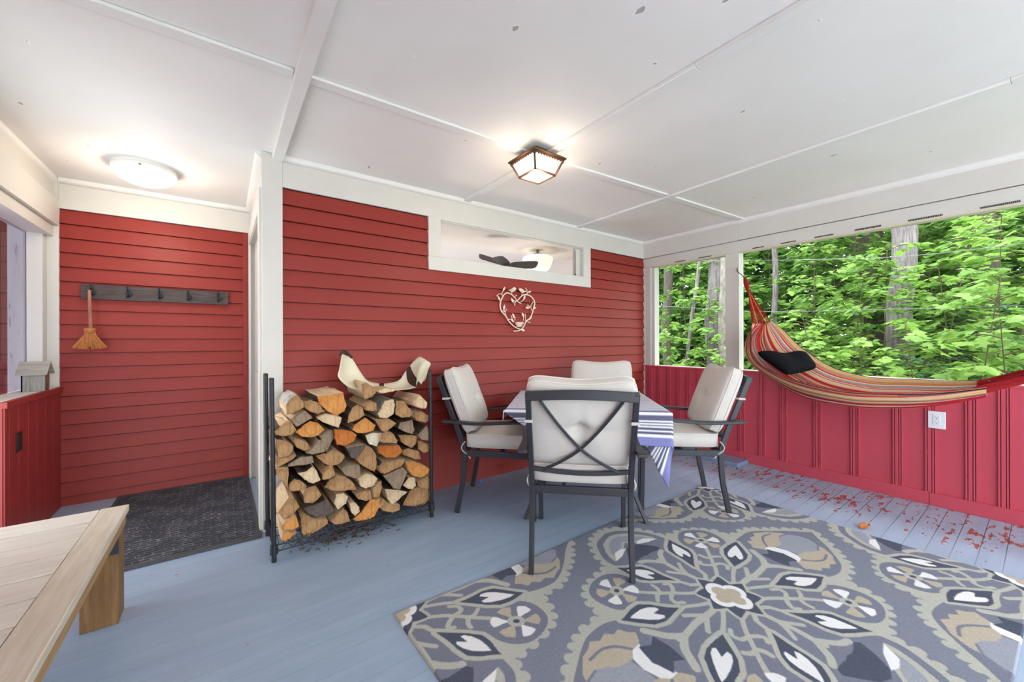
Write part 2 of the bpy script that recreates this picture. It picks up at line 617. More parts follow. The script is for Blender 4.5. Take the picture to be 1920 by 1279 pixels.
        if solid:
            mo = ob.modifiers.new('solid', 'SOLIDIFY')
            mo.thickness = solid
            mo.offset = 0
        if parent is not None:
            ob.parent = parent
            ob['_base'] = tuple(o0)
        else:
            ob.location = o0
        return ob


def tag(o, label, cat, group=None):
    o['label'] = label
    o['category'] = cat
    if group:
        o['group'] = group
    return o


def thing(name, label, cat, base=(0, 0, 0), group=None):
    o = bpy.data.objects.new(name, None)
    COL.objects.link(o)
    o.location = base
    o['_base'] = tuple(base)
    o.empty_display_size = 0.1
    return tag(o, label, cat, group)


def struct(o):
    o['kind'] = 'structure'
    return o


def smoothline(pts, n=6):
    """Catmull-Rom through points"""
    P = [Vector(p) for p in pts]
    out = []
    for i in range(len(P) - 1):
        p0, p1, p2, p3 = P[max(i - 1, 0)], P[i], P[i + 1], P[min(i + 2, len(P) - 1)]
        for k in range(n):
            s = k / n
            out.append(0.5 * ((2 * p1) + (p2 - p0) * s + (2 * p0 - 5 * p1 + 4 * p2 - p3) * s * s + (3 * p1 - p0 - 3 * p2 + p3) * s ** 3))
    out.append(P[-1])
    return out
# ================================================================== SETTING
YB = -1.9          # open front edge of the porch, behind the camera
m = MB()
m.box((-1.25, YB, -0.12), (W + 0.12, D2 + 0.05, 0.0))
struct(m.build('floor', M['floor'], origin=(0, 0, -0.12)))
m = MB()
m.box((-1.25, YB, H), (W + 0.35, D2 + 0.05, H + 0.12))
struct(m.build('ceiling', M['ceiling'], origin=(0, 0, H)))


m = MB()
m.box((-3.3, YB - 0.5, 2.28), (-1.25, D2 + 0.05, 2.40))  # unseen overhangs added to hold back skylight, mostly on the left
m.box((-1.25, YB - 0.5, 2.30), (W + 0.35, YB, 2.40))
m.box((W + 0.35, YB - 0.5, 2.30), (W + 0.75, D2, 2.40))
struct(m.build('shading_eaves', M['white'], bevel=0.004))


def clap(m, x0, x1, zt, y, zb=0.0, pitch=0.1055, holes=(), sgn=1):
    k = 0
    while zt - k * pitch > zb + 0.002:
        a = zt - k * pitch
        b = max(a - pitch, zb)
        segs = [(x0, x1)]
        for hx0, hx1, hz0, hz1 in holes:
            if a > hz0 + 0.001 and b < hz1 - 0.001:
                segs = [(x0, hx0), (hx1, x1)]
                if b < hz0:
                    # board notched by the frame: lower strip runs through
                    m.add([(x0, y - 0.020, b), (x1, y - 0.020, b), (x1, y - 0.010, hz0), (x0, y - 0.010, hz0)], [(0, 1, 2, 3)])
                    m.add([(x0, y, b), (x1, y, b), (x1, y - 0.020, b), (x0, y - 0.020, b)], [(0, 1, 2, 3)])
                    b = hz0
        for s0, s1 in segs:
            g = a - 0.006
            m.add([(s0, y - 0.019, b), (s1, y - 0.019, b), (s1, y - 0.003, g), (s0, y - 0.003, g)], [(0, 1, 2, 3)])
            m.add([(s0, y - 0.003, g), (s1, y - 0.003, g), (s1, y + 0.016, g), (s0, y + 0.016, g)], [(0, 1, 2, 3)])
            m.add([(s0, y + 0.016, b), (s1, y + 0.016, b), (s1, y - 0.019, b), (s0, y - 0.019, b)], [(0, 1, 2, 3)])
            for e in (s0, s1):
                m.add([(e, y + 0.016, b), (e, y - 0.019, b), (e, y - 0.003, g), (e, y + 0.016, g)], [(0, 1, 2, 3)])
        k += 1


WX0, WX1, WZ0, WZ1 = 1.32, 3.19, 1.772, 2.198     # window casing, outside edges
GX0, GX1, GZ0, GZ1 = 1.425, 3.08, 1.880, 2.185    # glazed opening
m = MB()
clap(m, 0.312, W, 2.198, D, holes=[(WX0, WX1, WZ0, WZ1)])
# wall body with the window hole
for lo, hi in (((0.30, D + 0.015, 0), (W + 0.12, D + 0.12, GZ0)), ((0.30, D + 0.055, GZ1 + 0.10), (W + 0.12, D + 0.12, H)), ((0.30, D + 0.015, GZ1), (W + 0.12, D + 0.055, H)),
               ((0.30, D + 0.015, GZ0), (GX0, D + 0.12, GZ1 + 0.10)), ((GX1, D + 0.015, GZ0), (W + 0.12, D + 0.12, GZ1 + 0.10))):
    m.box(lo, hi)
struct(m.build('wall_back', M['clap'], origin=(0, D, 0)))

m = MB()
clap(m, XL + 0.001, XR, 2.178, D2)
m.box((-1.25, D2 + 0.015, 0), (0.45, D2 + 0.12, H))
struct(m.build('wall_entry', M['clap'], origin=(0, D2, 0)))

# outside wall going on past the porch corner (seen through the left opening)
m = MB()
clap(m, -4.2, -1.19, 2.178, D2 - 0.03, zb=-0.6)
m.box((-4.2, D2 - 0.015, -0.6), (-1.19, D2 + 0.1, 3.0))
struct(m.build('wall_outside', M['clap'], origin=(0, D2, 0)))

# side wall between main wall and entry recess, with the white door casing
m = MB()
m.box((XR, D + 0.002, 0), (0.30, 3.02, H))
m.box((XR, 3.02, 2.06), (0.30, 4.16, H))
m.box((XR, 4.16, 0), (0.30, D2, H))
m.box((XR - 0.016, D + 0.004, 0), (XR, D + 0.115, 2.178))
m.box((XR - 0.016, 4.13, 0), (XR, D2 - 0.02, 2.178))
m.box((XR - 0.016, D + 0.115, 2.05), (XR, 4.13, 2.178))
struct(m.build('wall_recess_side', M['white'], origin=(XR, D, 0), bevel=0.002))
m = MB()
m.box((XR + 0.03, 3.02, 0.0), (XR + 0.07, 4.16, 2.06))
for z0, z1 in ((0.15, 0.95), (1.05, 1.95)):
    for y0, y1 in ((3.14, 3.54), (3.64, 4.04)):
        m.box((XR + 0.022, y0, z0), (XR + 0.031, y1, z1))
struct(m.build('door_1', M['white'], origin=(XR, 3.6, 0), bevel=0.003))

# white corner board and fascia boards
m = MB()
m.box((XR - 0.002, D - 0.022, 0), (0.312, D + 0.014, 2.399))
struct(m.build('trim_1', M['white'], bevel=0.002))
m = MB()
m.box((0.312, D - 0.020, 2.198), (W, D, 2.362))
struct(m.build('trim_2', M['white'], bevel=0.002))
m = MB()
m.box((XL, D2 - 0.020, 2.178), (XR, D2, 2.36))
m.box((-1.02, D2 - 0.022, 2.178), (XL, D2 + 0.014, 2.40))
m.box((XL - 0.06, D2 - 0.024, 0), (XL + 0.001, D2, 2.24))
struct(m.build('trim_3', M['white'], bevel=0.002))
# red edge strip on the right of the entry wall
m = MB()
m.box((XR - 0.055, D2 - 0.02, 0), (XR - 0.018, D2 - 0.001, 2.176))
struct(m.build('trim_4', M['clap'], bevel=0.002))


def crown(name, p0, p1, into):
    """small quarter-round strip under the ceiling from p0 to p1; into = direction away from the wall"""
    m = MB()
    p0, p1, into = Vector(p0), Vector(p1), Vector(into)
    prof = [(0, 0), (0.034, 0), (0.034, -0.010), (0.026, -0.024), (0.012, -0.034), (0, -0.040)]
    a = [p0 + into * u + Vector((0, 0, v)) for u, v in prof]
    m.prism([tuple(q) for q in a], tuple(p1 - p0))
    struct(m.build(name, M['ceiltrim']))


crown('trim_5', (0.312, D, H), (W, D, H), (0, -1, 0))
crown('trim_6', (W, D, H), (W, YB, H), (-1, 0, 0))
crown('trim_7', (XL, D2, H), (XR, D2, H), (0, -1, 0))
crown('trim_8', (-1.0, D2, H), (-1.0, YB, H), (1, 0, 0))
crown('trim_9', (XR, D2, H), (XR, D, H), (-1, 0, 0))


def batten(name, p0, p1, w, t, ov=0.0):
    m = MB()
    m.bar([(p0[0], p0[1], H - t / 2), (p1[0], p1[1], H - t / 2)], w, t)
    struct(m.build(name, M['ceiltrim'], bevel=0.003))


batten('trim_10', (0.287, D2 - 1.35 + 0.01), (0.287, YB), 0.062, 0.040)
for i, (q0, q1) in enumerate((((-1.0, 2.0), (0.255, 1.985)), ((0.32, 1.985), (1.64, 1.955)), ((1.70, 1.952), (2.94, 1.862)), ((3.0, 1.858), (W - 0.03, 1.79)))):
    batten('trim_%d' % (11 + i), q0, q1, 0.060, 0.014)
batten('trim_15', (1.668, D - 0.03), (1.668, 0.9), 0.055, 0.020)
batten('trim_16', (1.668, 0.9), (1.668, YB), 0.055, 0.020)
batten('trim_17', (3.00, D - 0.03), (2.985, 1.86), 0.045, 0.018)
batten('trim_18', (2.985, 1.86), (2.93, 0.1), 0.045, 0.018)
batten('trim_19', (2.93, 0.1), (2.86, YB), 0.045, 0.018)

# ---- transom window: casing, sashes, pane
m = MB()
t_ = 0.030
m.box((WX0, D - t_, WZ0), (WX1, D, GZ0))
m.box((WX0, D - t_, GZ0), (GX0, D, WZ1))
m.box((GX1, D - t_, GZ0), (WX1, D, WZ1))
m.box((GX0, D - t_ + 0.004, GZ1), (GX1, D, WZ1))
m.box((GX0, D - 0.016, GZ1 - 0.008), (GX1, D + 0.02, GZ1))
m.box((GX0 - .001, D, GZ0), (GX0 + 0.004, D + 0.121, GZ1 + .1))
m.box((GX1 - 0.004, D, GZ0), (GX1 + .001, D + 0.121, GZ1 + .1))
m.box((GX0, D, GZ0 - .001), (GX1, D + 0.121, GZ0 + .003))
win = struct(m.build('window_1', M['white'], origin=((WX0 + WX1) / 2, D, WZ0), bevel=0.002))
win['_base'] = ((WX0 + WX1) / 2, D, WZ0)
m = MB()
m.box((GX0, D + 0.02, GZ1 - 0.006), (GX1, D + 0.05, GZ1 + 0.01))
m.box((GX0, D + 0.02, GZ0), (GX1, D + 0.05, GZ0 + 0.008))
m.box((GX0, D + 0.02, GZ0), (GX0 + 0.008, D + 0.05, GZ1))
m.box((GX1 - 0.07, D + 0.02, GZ0), (GX1, D + 0.05, GZ1))
m.build('sash', M['white'], parent=win, bevel=0.002)
m = MB()
m.box((GX0 + 0.006, D + 0.033, GZ0 + 0.006), (GX1 - 0.07, D + 0.037, GZ1 - 0.02))
m.build('pane', M['glass'], parent=win)
m = MB()
m.tube([(GX1 - 0.075, D + 0.018, GZ0 + 0.02), (GX1 - 0.075, D + 0.018, GZ1 - 0.03)], 0.0035, 6)
m.ball((GX1 - 0.072, D + 0.016, GZ0 + 0.02), 0.007, 5)
m.build('latch', M['frame'], parent=win)

# ---- room behind the transom window
IY1, IH = 6.4, 2.47
m = MB()
m.box((0.45, D + 0.12, IH), (W + 0.12, IY1, IH + 0.1))
struct(m.build('ceiling_interior', M['interior']))
m = MB()
m.box((0.30, IY1, 0), (W + 0.12, IY1 + 0.1, IH + 0.1))
struct(m.build('wall_interior_far', M['interior']))
m = MB()
m.box((0.32, D2 + 0.12, 0), (0.45, IY1, IH + 0.1))
struct(m.build('wall_interior_left', M['interior']))
m = MB()
m.box((W, D + 0.12, 0), (W + 0.12, IY1, IH + 0.1))
struct(m.build('wall_interior_right', M['interior']))
m = MB()
m.box((0.30, D, H + 0.12), (W + 0.12, D + 0.12, IH + 0.1))
struct(m.build('wall_house', M['clap']))
m = MB()
m.box((0.32, D + 0.12, -0.1), (W, IY1, 0.0))
struct(m.build('floor_interior', M['interior']))

# ---- right side: half wall with moulded battens, sill, posts, header
GR = [2.835, 2.714, 2.59, 2.471, 2.357, 2.236, 2.109, 1.967, 1.802, 1.617, 1.438, 1.182, 0.931, 0.68, 0.507, 0.313, 0.17, -0.02, -0.19, -0.38, -0.56, -0.75, -0.93, -1.12, -1.31, -1.5, -1.69]
prof = [(D, 0.0)]
for yc in GR:
    h2 = 0.0285 if yc < 1.9 else 0.020
    for fy, d in ((1.0, 0.0), (0.98, 0.013), (0.66, 0.013), (0.63, 0.0), (0.53, 0.0), (0.50, 0.013), (-0.14, 0.013), (-0.17, 0.001), (-0.27, 0.001), (-0.30, 0.013),
                  (-0.56, 0.013), (-0.59, 0.0), (-0.69, 0.0), (-0.72, 0.013), (-0.98, 0.013), (-1.0, 0.0)):
        prof.append((yc + fy * h2, d))
prof.append((YB, 0.0))
m = MB()
n = len(prof)
vs = [(W - d, y, 0.0) for y, d in prof] + [(W - d, y, 0.884) for y, d in prof]
m.add(vs, [(i, i + 1, n + i + 1, n + i) for i in range(n - 1)])
m.box((W + 0.006, YB, 0), (W + 0.12, D, 0.884))
struct(m.build('wall_right', M['halfred'], origin=(W, 0, 0)))
m = MB()
m.box((W - 0.020, 0.515, 0), (W + 0.001, D - 0.02, 0.093))
m.box((W - 0.022, YB, 0), (W + 0.001, 0.513, 0.093))
struct(m.build('baseboard_right', M['halfred'], bevel=0.002))
m = MB()
m.box((W - 0.012, YB, 0.884), (W + 0.02, D, 0.902))
struct(m.build('trim_20', M['halfred'], bevel=0.002))
m = MB()
m.box((W + 0.02, YB, 0.884), (W + 0.14, D, 0.904))
struct(m.build('trim_21', M['white'], bevel=0.002))
m = MB()
m.box((W + 0.001, 1.825, 0.902), (W + 0.10, 1.958, 2.083))
struct(m.build('trim_22', M['white'], bevel=0.003))          # post carrying the hammock
m = MB()
m.box((W + 0.02, 2.79, 0.902), (W + 0.11, D, 2.083))
m.box((W - 0.001, D - 0.030, 0.0), (W + 0.022, D - 0.001, 2.083))
m.box((W + 0.004, 2.835, 0.902), (W + 0.03, D, 2.083))
struct(m.build('trim_23', M['white'], bevel=0.002))
m = MB()
m.box((W + 0.001, YB, 0.902), (W + 0.10, -1.4, 2.083))
struct(m.build('trim_24', M['white'], bevel=0.003))
m = MB()
m.box((W + 0.004, YB, 2.083), (W + 0.14, D, 2.194))
struct(m.build('trim_25', M['white'], bevel=0.002))           # header over the opening
m = MB()
m.box((W + 0.006, YB, 2.070), (W + 0.018, 1.825, 2.083))
m.box((W + 0.006, 1.958, 2.070), (W + 0.018, 2.79, 2.083))
struct(m.build('trim_34', M['soffit']))
m = MB()
m.box((W - 0.012, 1.83, 2.197), (W + 0.14, D, 2.372))
m.box((W - 0.006, YB, 2.199), (W + 0.14, 1.828, 2.372))
struct(m.build('trim_26', M['white'], bevel=0.002))           # fascia above the header
m = MB()
for y0, y1, dash in ((2.52, 2.39, 0), (2.24, 2.10, 0), (1.70, 1.60, 0), (1.46, 1.34, 0), (1.20, 1.07, 0), (0.93, 0.77, 1), (0.62, 0.45, 1), (0.27, 0.10, 1)):
    if not dash:
        m.box((W - 0.0005, y1, 2.089), (W + 0.006, y0, 2.096))
    else:
        y = y0
        while y > y1:
            m.box((W - 0.0005, y - 0.004, 2.088), (W + 0.006, y, 2.101))
            y -= 0.0085
struct(m.build('trim_27', M['slot']))                          # worn slots cut along the header

# blue-grey board lying on the floor along the wall near the corner
m = MB()
m.box((3.905, 1.735, 0.0), (4.13, 2.9, 0.036))
tag(m.build('floor_board', M['bluegreyboard'], bevel=0.003), 'blue grey painted board lying on the floor along the red half wall', 'board')

# ---- left side: short half wall with cap, opening above, beam
m = MB()
m.box((-1.06, 3.34, 0), (-0.96, D2 - 0.02, 0.86))
for y0, y1 in ((3.345, 3.395), (3.398, 3.52), (3.523, 3.66), (3.663, 3.80), (3.803, 3.95), (3.953, 4.10), (4.103, D2 - 0.03)):
    m.box((-0.962, y0, 0.0), (-0.952, y1, 0.845))
struct(m.build('wall_left', M['darkred'], bevel=0.002))
m = MB()
m.box((-0.965, 3.325, 0.842), (-0.938, D2 - 0.03, 0.878))
struct(m.build('trim_28', M['darkred'], bevel=0.002))
m = MB()
m.box((-1.10, 3.325, 0.860), (-0.965, D2 - 0.03, 0.880))
struct(m.build('trim_29', M['white'], bevel=0.003))
m = MB()
m.box((-1.11, 4.18, 0.88), (-1.02, D2 - 0.02, 2.0))
struct(m.build('trim_30', M['white'], bevel=0.003))           # jamb
m = MB()
m.box((-1.099, 3.36, 0.882), (-1.094, 4.18, 1.965))
struct(m.build('window_2', M['tint']))
m = MB()
m.box((-1.19, D2 - 0.06, -0.6), (-1.11, D2 - 0.02, 2.25))
struct(m.build('trim_31', M['peel'], bevel=0.003))            # weathered corner board outside
m = MB()
m.box((-1.10, YB, 2.045), (-0.96, D2 - 0.025, 2.235))
m.box((-1.12, YB, 1.965), (-0.985, D2 - 0.025, 2.045))
m.box((-1.12, YB, 2.235), (-0.985, D2 - 0.025, 2.40))
struct(m.build('trim_32', M['white'], bevel=0.003))           # beam over the left opening
m = MB()
m.box((-1.11, YB, 0), (-0.99, -1.75, 1.97))
struct(m.build('trim_33', M['white'], bevel=0.003))

m = MB()
m.box((-1.06, YB, 0), (-0.99, 2.1, 1.965))  # unseen full-height wall added to limit daylight from the left
struct(m.build('wall_left_light_block', M['darkred'], bevel=0.002))

# dark plate let into the left half wall
m = MB()
m.box((-0.955, 3.478, 0.572), (-0.946, 3.556, 0.682))
m.box((-0.950, 3.490, 0.586), (-0.944, 3.544, 0.668))
tag(m.build('wall_plate', M['darkplate'], bevel=0.002), 'small dark upright metal plate on the dark red half wall by the bench', 'plate')

# ================================================================== OUTSIDE GROUND
m = MB()
N = 60
X0, X1, Y0, Y1 = W + 0.13, 45, -30, 40


def gfn(u, v):
    x, y = X0 + (X1 - X0) * u, Y0 + (Y1 - Y0) * v
    return (x, y, -0.75 + 0.05 * math.sin(x * 1.3) * math.cos(y * 0.9) + max(0, x - 9) * 0.05)


m.grid(gfn, N, N)
struct(m.build('ground', M['ground'], origin=(W + 0.13, 0, -0.8), smooth=True))
# ================================================================== LIGHT FITTINGS
# flush dome light in the entry
dl = thing('ceiling_light', 'round white flush dome light glowing on the ceiling above the entry', 'ceiling light', (-0.43, 3.68, H))
m = MB()
m.lathe([(0.165, 0), (0.165, -0.012), (0.172, -0.020), (0.172, -0.034), (0.160, -0.040), (0.10, -0.04)], (-0.43, 3.68, H), 48)
m.build('base', M['fixturewhite'], parent=dl, smooth=True)
m = MB()
m.lathe([(0.168, -0.036), (0.166, -0.048), (0.155, -0.068), (0.130, -0.090), (0.092, -0.107), (0.050, -0.117), (0.012, -0.120)], (-0.43, 3.68, H), 48)
m.build('lamp_shade', M['dome'], parent=dl, smooth=True)
m = MB()
m.ball((-0.435, 3.512, H - 0.036), 0.008, 5)
m.build('knob', M['fanmetal'], parent=dl)


def lamp(name, loc, watts, size, rgb, kind='POINT'):
    d = bpy.data.lights.new(name, kind)
    d.energy = watts
    d.color = lin(rgb)
    if kind == 'POINT':
        d.shadow_soft_size = size
    o = bpy.data.objects.new(name, d)
    COL.objects.link(o)
    o.location = loc
    return o


lamp('dome_bulb', (-0.43, 3.68, H - 0.20), 3.2, 0.06, (255, 236, 212))

# bronze lantern
LX, LY = 1.603, 1.911
ln = thing('lantern_light', 'bronze framed square lantern with frosted panes hanging under the ceiling', 'ceiling light', (LX, LY, H))
m = MB()
m.box((LX - 0.055, LY - 0.055, H - 0.05), (LX + 0.055, LY + 0.055, H))
m.build('canopy', M['blackmetal'], parent=ln, bevel=0.004)
zt, zb, st_, sb = H - 0.068, H - 0.160, 0.118, 0.080
m = MB()
m.box((LX - 0.132, LY - 0.132, zt), (LX + 0.132, LY + 0.132, zt + 0.012))
m.box((LX - 0.122, LY - 0.122, zt + 0.012), (LX + 0.122, LY + 0.122, zt + 0.020))
m.build('top_plate', M['bronze'], parent=ln, bevel=0.003)
m = MB()
cs = [(-1, -1), (1, -1), (1, 1), (-1, 1)]
for k in range(4):
    a, b = cs[k], cs[(k + 1) % 4]
    m.bar([(LX + a[0] * st_, LY + a[1] * st_, zt), (LX + a[0] * sb, LY + a[1] * sb, zb)], 0.012, 0.012)
    m.bar([(LX + a[0] * sb, LY + a[1] * sb, zb), (LX + b[0] * sb, LY + b[1] * sb, zb)], 0.012, 0.010)
    # scalloped valance under the top plate
    NS = 11
    for q in range(NS):
        f0, f1 = q / NS, (q + 1) / NS
        P0 = Vector((LX + (a[0] + (b[0] - a[0]) * f0) * st_ * 1.01, LY + (a[1] + (b[1] - a[1]) * f0) * st_ * 1.01, zt))
        P1 = Vector((LX + (a[0] + (b[0] - a[0]) * f1) * st_ * 1.01, LY + (a[1] + (b[1] - a[1]) * f1) * st_ * 1.01, zt))
        PM = (P0 + P1) / 2
        nrm = (PM - Vector((LX, LY, zt))).normalized() * 0.003
        dn = Vector((0, 0, -0.011))
        m.prism([tuple(P0), tuple(P1), tuple(P1 + dn), tuple(PM + dn * 1.9), tuple(P0 + dn)], tuple(nrm))
m.build('frame', M['bronze'], parent=ln)
for k in range(4):
    a, b = cs[k], cs[(k + 1) % 4]
    s1, s2 = st_ - 0.006, sb - 0.004
    m = MB()
    q = [(LX + a[0] * s1, LY + a[1] * s1, zt - 0.001), (LX + b[0] * s1, LY + b[1] * s1, zt - 0.001), (LX + b[0] * s2, LY + b[1] * s2, zb), (LX + a[0] * s2, LY + a[1] * s2, zb)]
    c = Vector((LX, LY, (zt + zb) / 2))
    nrm = (c - (Vector(q[0]) + Vector(q[2])) / 2)
    nrm.z = 0
    m.prism(q, tuple(nrm.normalized() * 0.003))
    m.build('pane', M['lantern_glass'], parent=ln)
m = MB()
m.box((LX - sb + 0.006, LY - sb + 0.006, zb), (LX + sb - 0.006, LY + sb - 0.006, zb + 0.003))
m.build('pane', M['lantern_glass'], parent=ln)
for k in range(4):
    dx, dy = ((1, 0), (-1, 0), (0, 1), (0, -1))[k]
    lamp('lantern_bulb', (LX + dx * 0.16, LY + dy * 0.16, H - 0.13), 0.45, 0.03, (255, 236, 212))
lamp('lantern_bulb', (LX, LY, H - 0.21), 2, 0.05, (255, 236, 212))

# lamp inside the house, seen through the transom
GXc, GYc = 3.362, 4.0
il = thing('globe_light', 'lit opal globe light on a metal stem seen through the high window', 'ceiling light', (GXc, GYc, IH))
m = MB()
m.lathe([(r_ * .87, h_ * .87) for r_, h_ in [(0.125, 0.0), (0.122, -0.012), (0.095, -0.030), (0.06, -0.055), (0.035, -0.085), (0.02, -0.10), (0.02, -0.125)]], (GXc, GYc, IH), 32)
m.build('canopy', M['fanmetal'], parent=il, smooth=True)
m = MB()
m.lathe([(r_ * .87, h_ * .87) for r_, h_ in [(0.03, -0.12), (0.06, -0.128), (0.10, -0.150), (0.10, -0.165)]], (GXc, GYc, IH), 32)
m.build('collar', M['fanmetal'], parent=il, smooth=True)
m = MB()
m.lathe([(r_ * .87, h_ * .87) for r_, h_ in [(0.10, -0.160), (0.185, -0.172), (0.225, -0.195), (0.232, -0.225), (0.222, -0.26), (0.190, -0.355), (0.150, -0.385), (0.06, -0.395)]], (GXc, GYc, IH), 40)
m.build('lamp_shade', M['globe'], parent=il, smooth=True)
lamp('globe_bulb', (GXc, GYc, IH - 0.50), 3.0, 0.1, (255, 240, 220))
lamp('room_fill_light', (2.2, 4.9, 0.7), 30, 0.3, (255, 248, 240))  # unseen fill light added low in the room to brighten its ceiling

# dark fan in the same room, its blades level with the sill
FX, FY, FZ = 2.700, 3.75, 2.088
fn_ = thing('fan', 'dark bladed fan seen through the high window in front of globe light', 'fan', (FX, FY, 0))
for ang, tilt, ln_, ptc in ((R(-14), 0.03, 0.38, -34), (R(150), 0.10, 0.34, -38), (R(215), 0.02, 0.37, 8)):
    m = MB()
    d = Vector((math.cos(ang), math.sin(ang), 0))
    s = Vector((-d.y, d.x, 0)) * math.cos(R(ptc)) + Vector((0, 0, math.sin(R(ptc))))
    up = d.cross(s)
    if up.z < 0:
        up = -up
    pts = []
    for f, w in ((0.06, 0.03), (0.2, 0.05), (0.6, 0.062), (0.92, 0.062), (1.0, 0.04)):
        pts.append((f, w))
    poly = [Vector((FX, FY, FZ + tilt * f)) + d * ln_ * f + s * w for f, w in pts] + [Vector((FX, FY, FZ + tilt * f)) + d * ln_ * f - s * w for f, w in reversed(pts)]
    m.prism([tuple(p) for p in poly], tuple(up * 0.008))
    m.build('blade', M['fan'], parent=fn_)
m = MB()
m.lathe([(0.02, 0.01), (0.075, 0.0), (0.085, -0.03), (0.07, -0.075), (0.03, -0.09)], (FX, FY, FZ), 24)
m.build('motor', M['fan'], parent=fn_, smooth=True)
m = MB()
m.tube([(FX, FY, 0.0), (FX, FY, FZ - 0.08)], 0.018, 10)
m.lathe([(0.22, 0.0), (0.22, 0.015), (0.05, 0.03), (0.02, 0.05)], (FX, FY, 0), 24)
m.build('pole', M['fan'], parent=fn_)

# ================================================================== WALL THINGS
# coat rack board
Y_ = D2 - 0.016
cr = thing('coat_rack', 'dark rustic board with five iron hooks mounted on the red entry wall', 'coat rack', (-0.404, Y_, 1.523))
m = MB()
m.box((-0.848, Y_ - 0.024, 1.523), (0.039, Y_, 1.632))
m.build('board', M['rustic'], parent=cr, bevel=0.003)
for hx in (-0.790, -0.593, -0.410, -0.231, -0.032):
    m = MB()
    y = Y_ - 0.024
    m.box((hx - 0.012, y - 0.004, 1.545), (hx + 0.012, y, 1.615))
    m.tube(smoothline([(hx, y, 1.562), (hx, y - 0.022, 1.548), (hx, y - 0.042, 1.556), (hx, y - 0.048, 1.578)], 4), 0.006, 6)
    m.tube(smoothline([(hx, y, 1.590), (hx, y - 0.020, 1.592), (hx, y - 0.034, 1.604), (hx, y - 0.040, 1.622)], 4), 0.005, 6)
    m.ball((hx, y - 0.048, 1.580), 0.008, 5)
    m.ball((hx, y - 0.040, 1.624), 0.007, 5)
    m.ball((hx + 0.013, y - 0.006, 1.570), 0.012, 6, s=(1, 0.5, 1))
    m.build('hook', M['blackmetal'], parent=cr, smooth=True)

# little hanging broom
bx, by = -0.790, D2 - 0.094
brm = thing('hand_broom', 'small straw hand broom hanging from the first hook of the dark board', 'broom', (bx, by, 1.13))
m = MB()
m.tube([(bx + 0.004, by, 1.285), (bx, by, 1.42), (bx - 0.003, by + 0.004, 1.585)], 0.0095, 10)
m.build('handle', M['stick'], parent=brm, smooth=True)
m = MB()
m.tube([(bx - 0.003 + 0.016 * math.cos(q), by + 0.004, 1.590 + 0.020 * math.sin(q)) for q in [R(a) for a in range(-80, 281, 24)]], 0.0025, 6)
m.build('loop', M['brownstrap'], parent=brm)
m = MB()
rng = random.Random(5)
for k in range(330):
    f = rng.uniform(-1, 1)
    dy = rng.uniform(-1, 1) * 0.016
    L_ = 0.134 - 0.006 * abs(f) + rng.uniform(-.004, .006) - (0.016 if abs(f) < 0.08 else 0)
    x1 = bx + f * 0.088
    z1 = 1.285 - L_ + 0.006 * f * f
    m.tube([(bx + f * 0.022, by + dy * 0.6, 1.287), (bx + f * 0.030, by + dy * 0.8, 1.252), (bx + f * 0.056, by + dy, 1.285 - L_ * 0.60), (x1, by + dy, z1)], 0.0022, 4)
m.build('bristles', M['straw'], parent=brm)
m = MB()
m.lathe([(0.022, -0.018), (0.031, -0.008), (0.034, 0.004), (0.028, 0.014), (0.012, 0.018)], (bx, by, 1.288), 20)
m.build('binding', M['straw'], parent=brm, smooth=True)

# heart shaped wire wreath with two birds and a nest
HEART = {
    'left':[(2239,1547),(2196,1568),(2167,1599),(2127,1626),(2082,1637),(2049,1621),(2029,1595),(2007,1553),(2004,1503),(2021,1464),(2065,1425),(2098,1380),(2143,1343),(2195,1318),(2230,1309)],
    'right':[(2161,1525),(2167,1557),(2196,1578),(2231,1610),(2266,1631),(2308,1634),(2351,1622),(2381,1598),(2399,1561),(2384,1507),(2362,1449),(2335,1410),(2295,1386),(2271,1343),(2230,1305),(2183,1292),(2146,1290)],
    'tw1':[(2027,1595),(2021,1630),(2041,1659)],
    'tw2':[(2024,1619),(1989,1621),(1964,1602)],
    'tw3':[(2007,1557),(1983,1583)],
    'tw4':[(2021,1473),(2054,1461),(2062,1429)],
    'tw5':[(2054,1461),(2068,1484)],
    'tw6':[(2045,1460),(2043,1492)],
    'tw7':[(2173,1567),(2138,1574)],
    'tw8':[(2156,1598),(2179,1620)],
    'tw9':[(2231,1561),(2260,1581),(2275,1606)],
    'tw10':[(2302,1633),(2308,1674),(2293,1694)],
    'tw11':[(2362,1490),(2350,1520),(2314,1537)],
    'tw12':[(2353,1516),(2359,1544),(2378,1569)],
    'tw13':[(2084,1394),(2115,1399),(2143,1386)],
    'tw14':[(2138,1391),(2124,1427)],
    'tw15':[(2160,1387),(2166,1414),(2152,1428)],
    'tw16':[(2260,1389),(2266,1422),(2257,1443)],
    'tw17':[(2283,1385),(2292,1423),(2284,1449)],
    'tw18':[(2289,1386),(2337,1375)],
    'tw19':[(2320,1637),(2308,1650),(2326,1661)],
    'leaves':[(2041,1668,70,-60),(1986,1581,70,60),(2043,1501,80,-80),(2135,1572,80,60),(2275,1606,75,-70),(2336,1664,65,-20),(2311,1514,80,0),(2399,1515,60,-10),(2135,1388,70,40),(2146,1432,75,65),(2257,1443,75,60),(2344,1415,75,-40),(2253,1303,80,20)],
    'nest':[(2212,1363)],
    'birdL':[(2068,1658),(2093,1665),(2127,1681),(2147,1694),(2167,1691),(2176,1680),(2167,1663),(2144,1648),(2116,1646),(2093,1656)],
    'birdR':[(2308,1669),(2278,1665),(2249,1679),(2219,1691),(2205,1682),(2208,1669),(2225,1654),(2255,1646),(2278,1658)]}

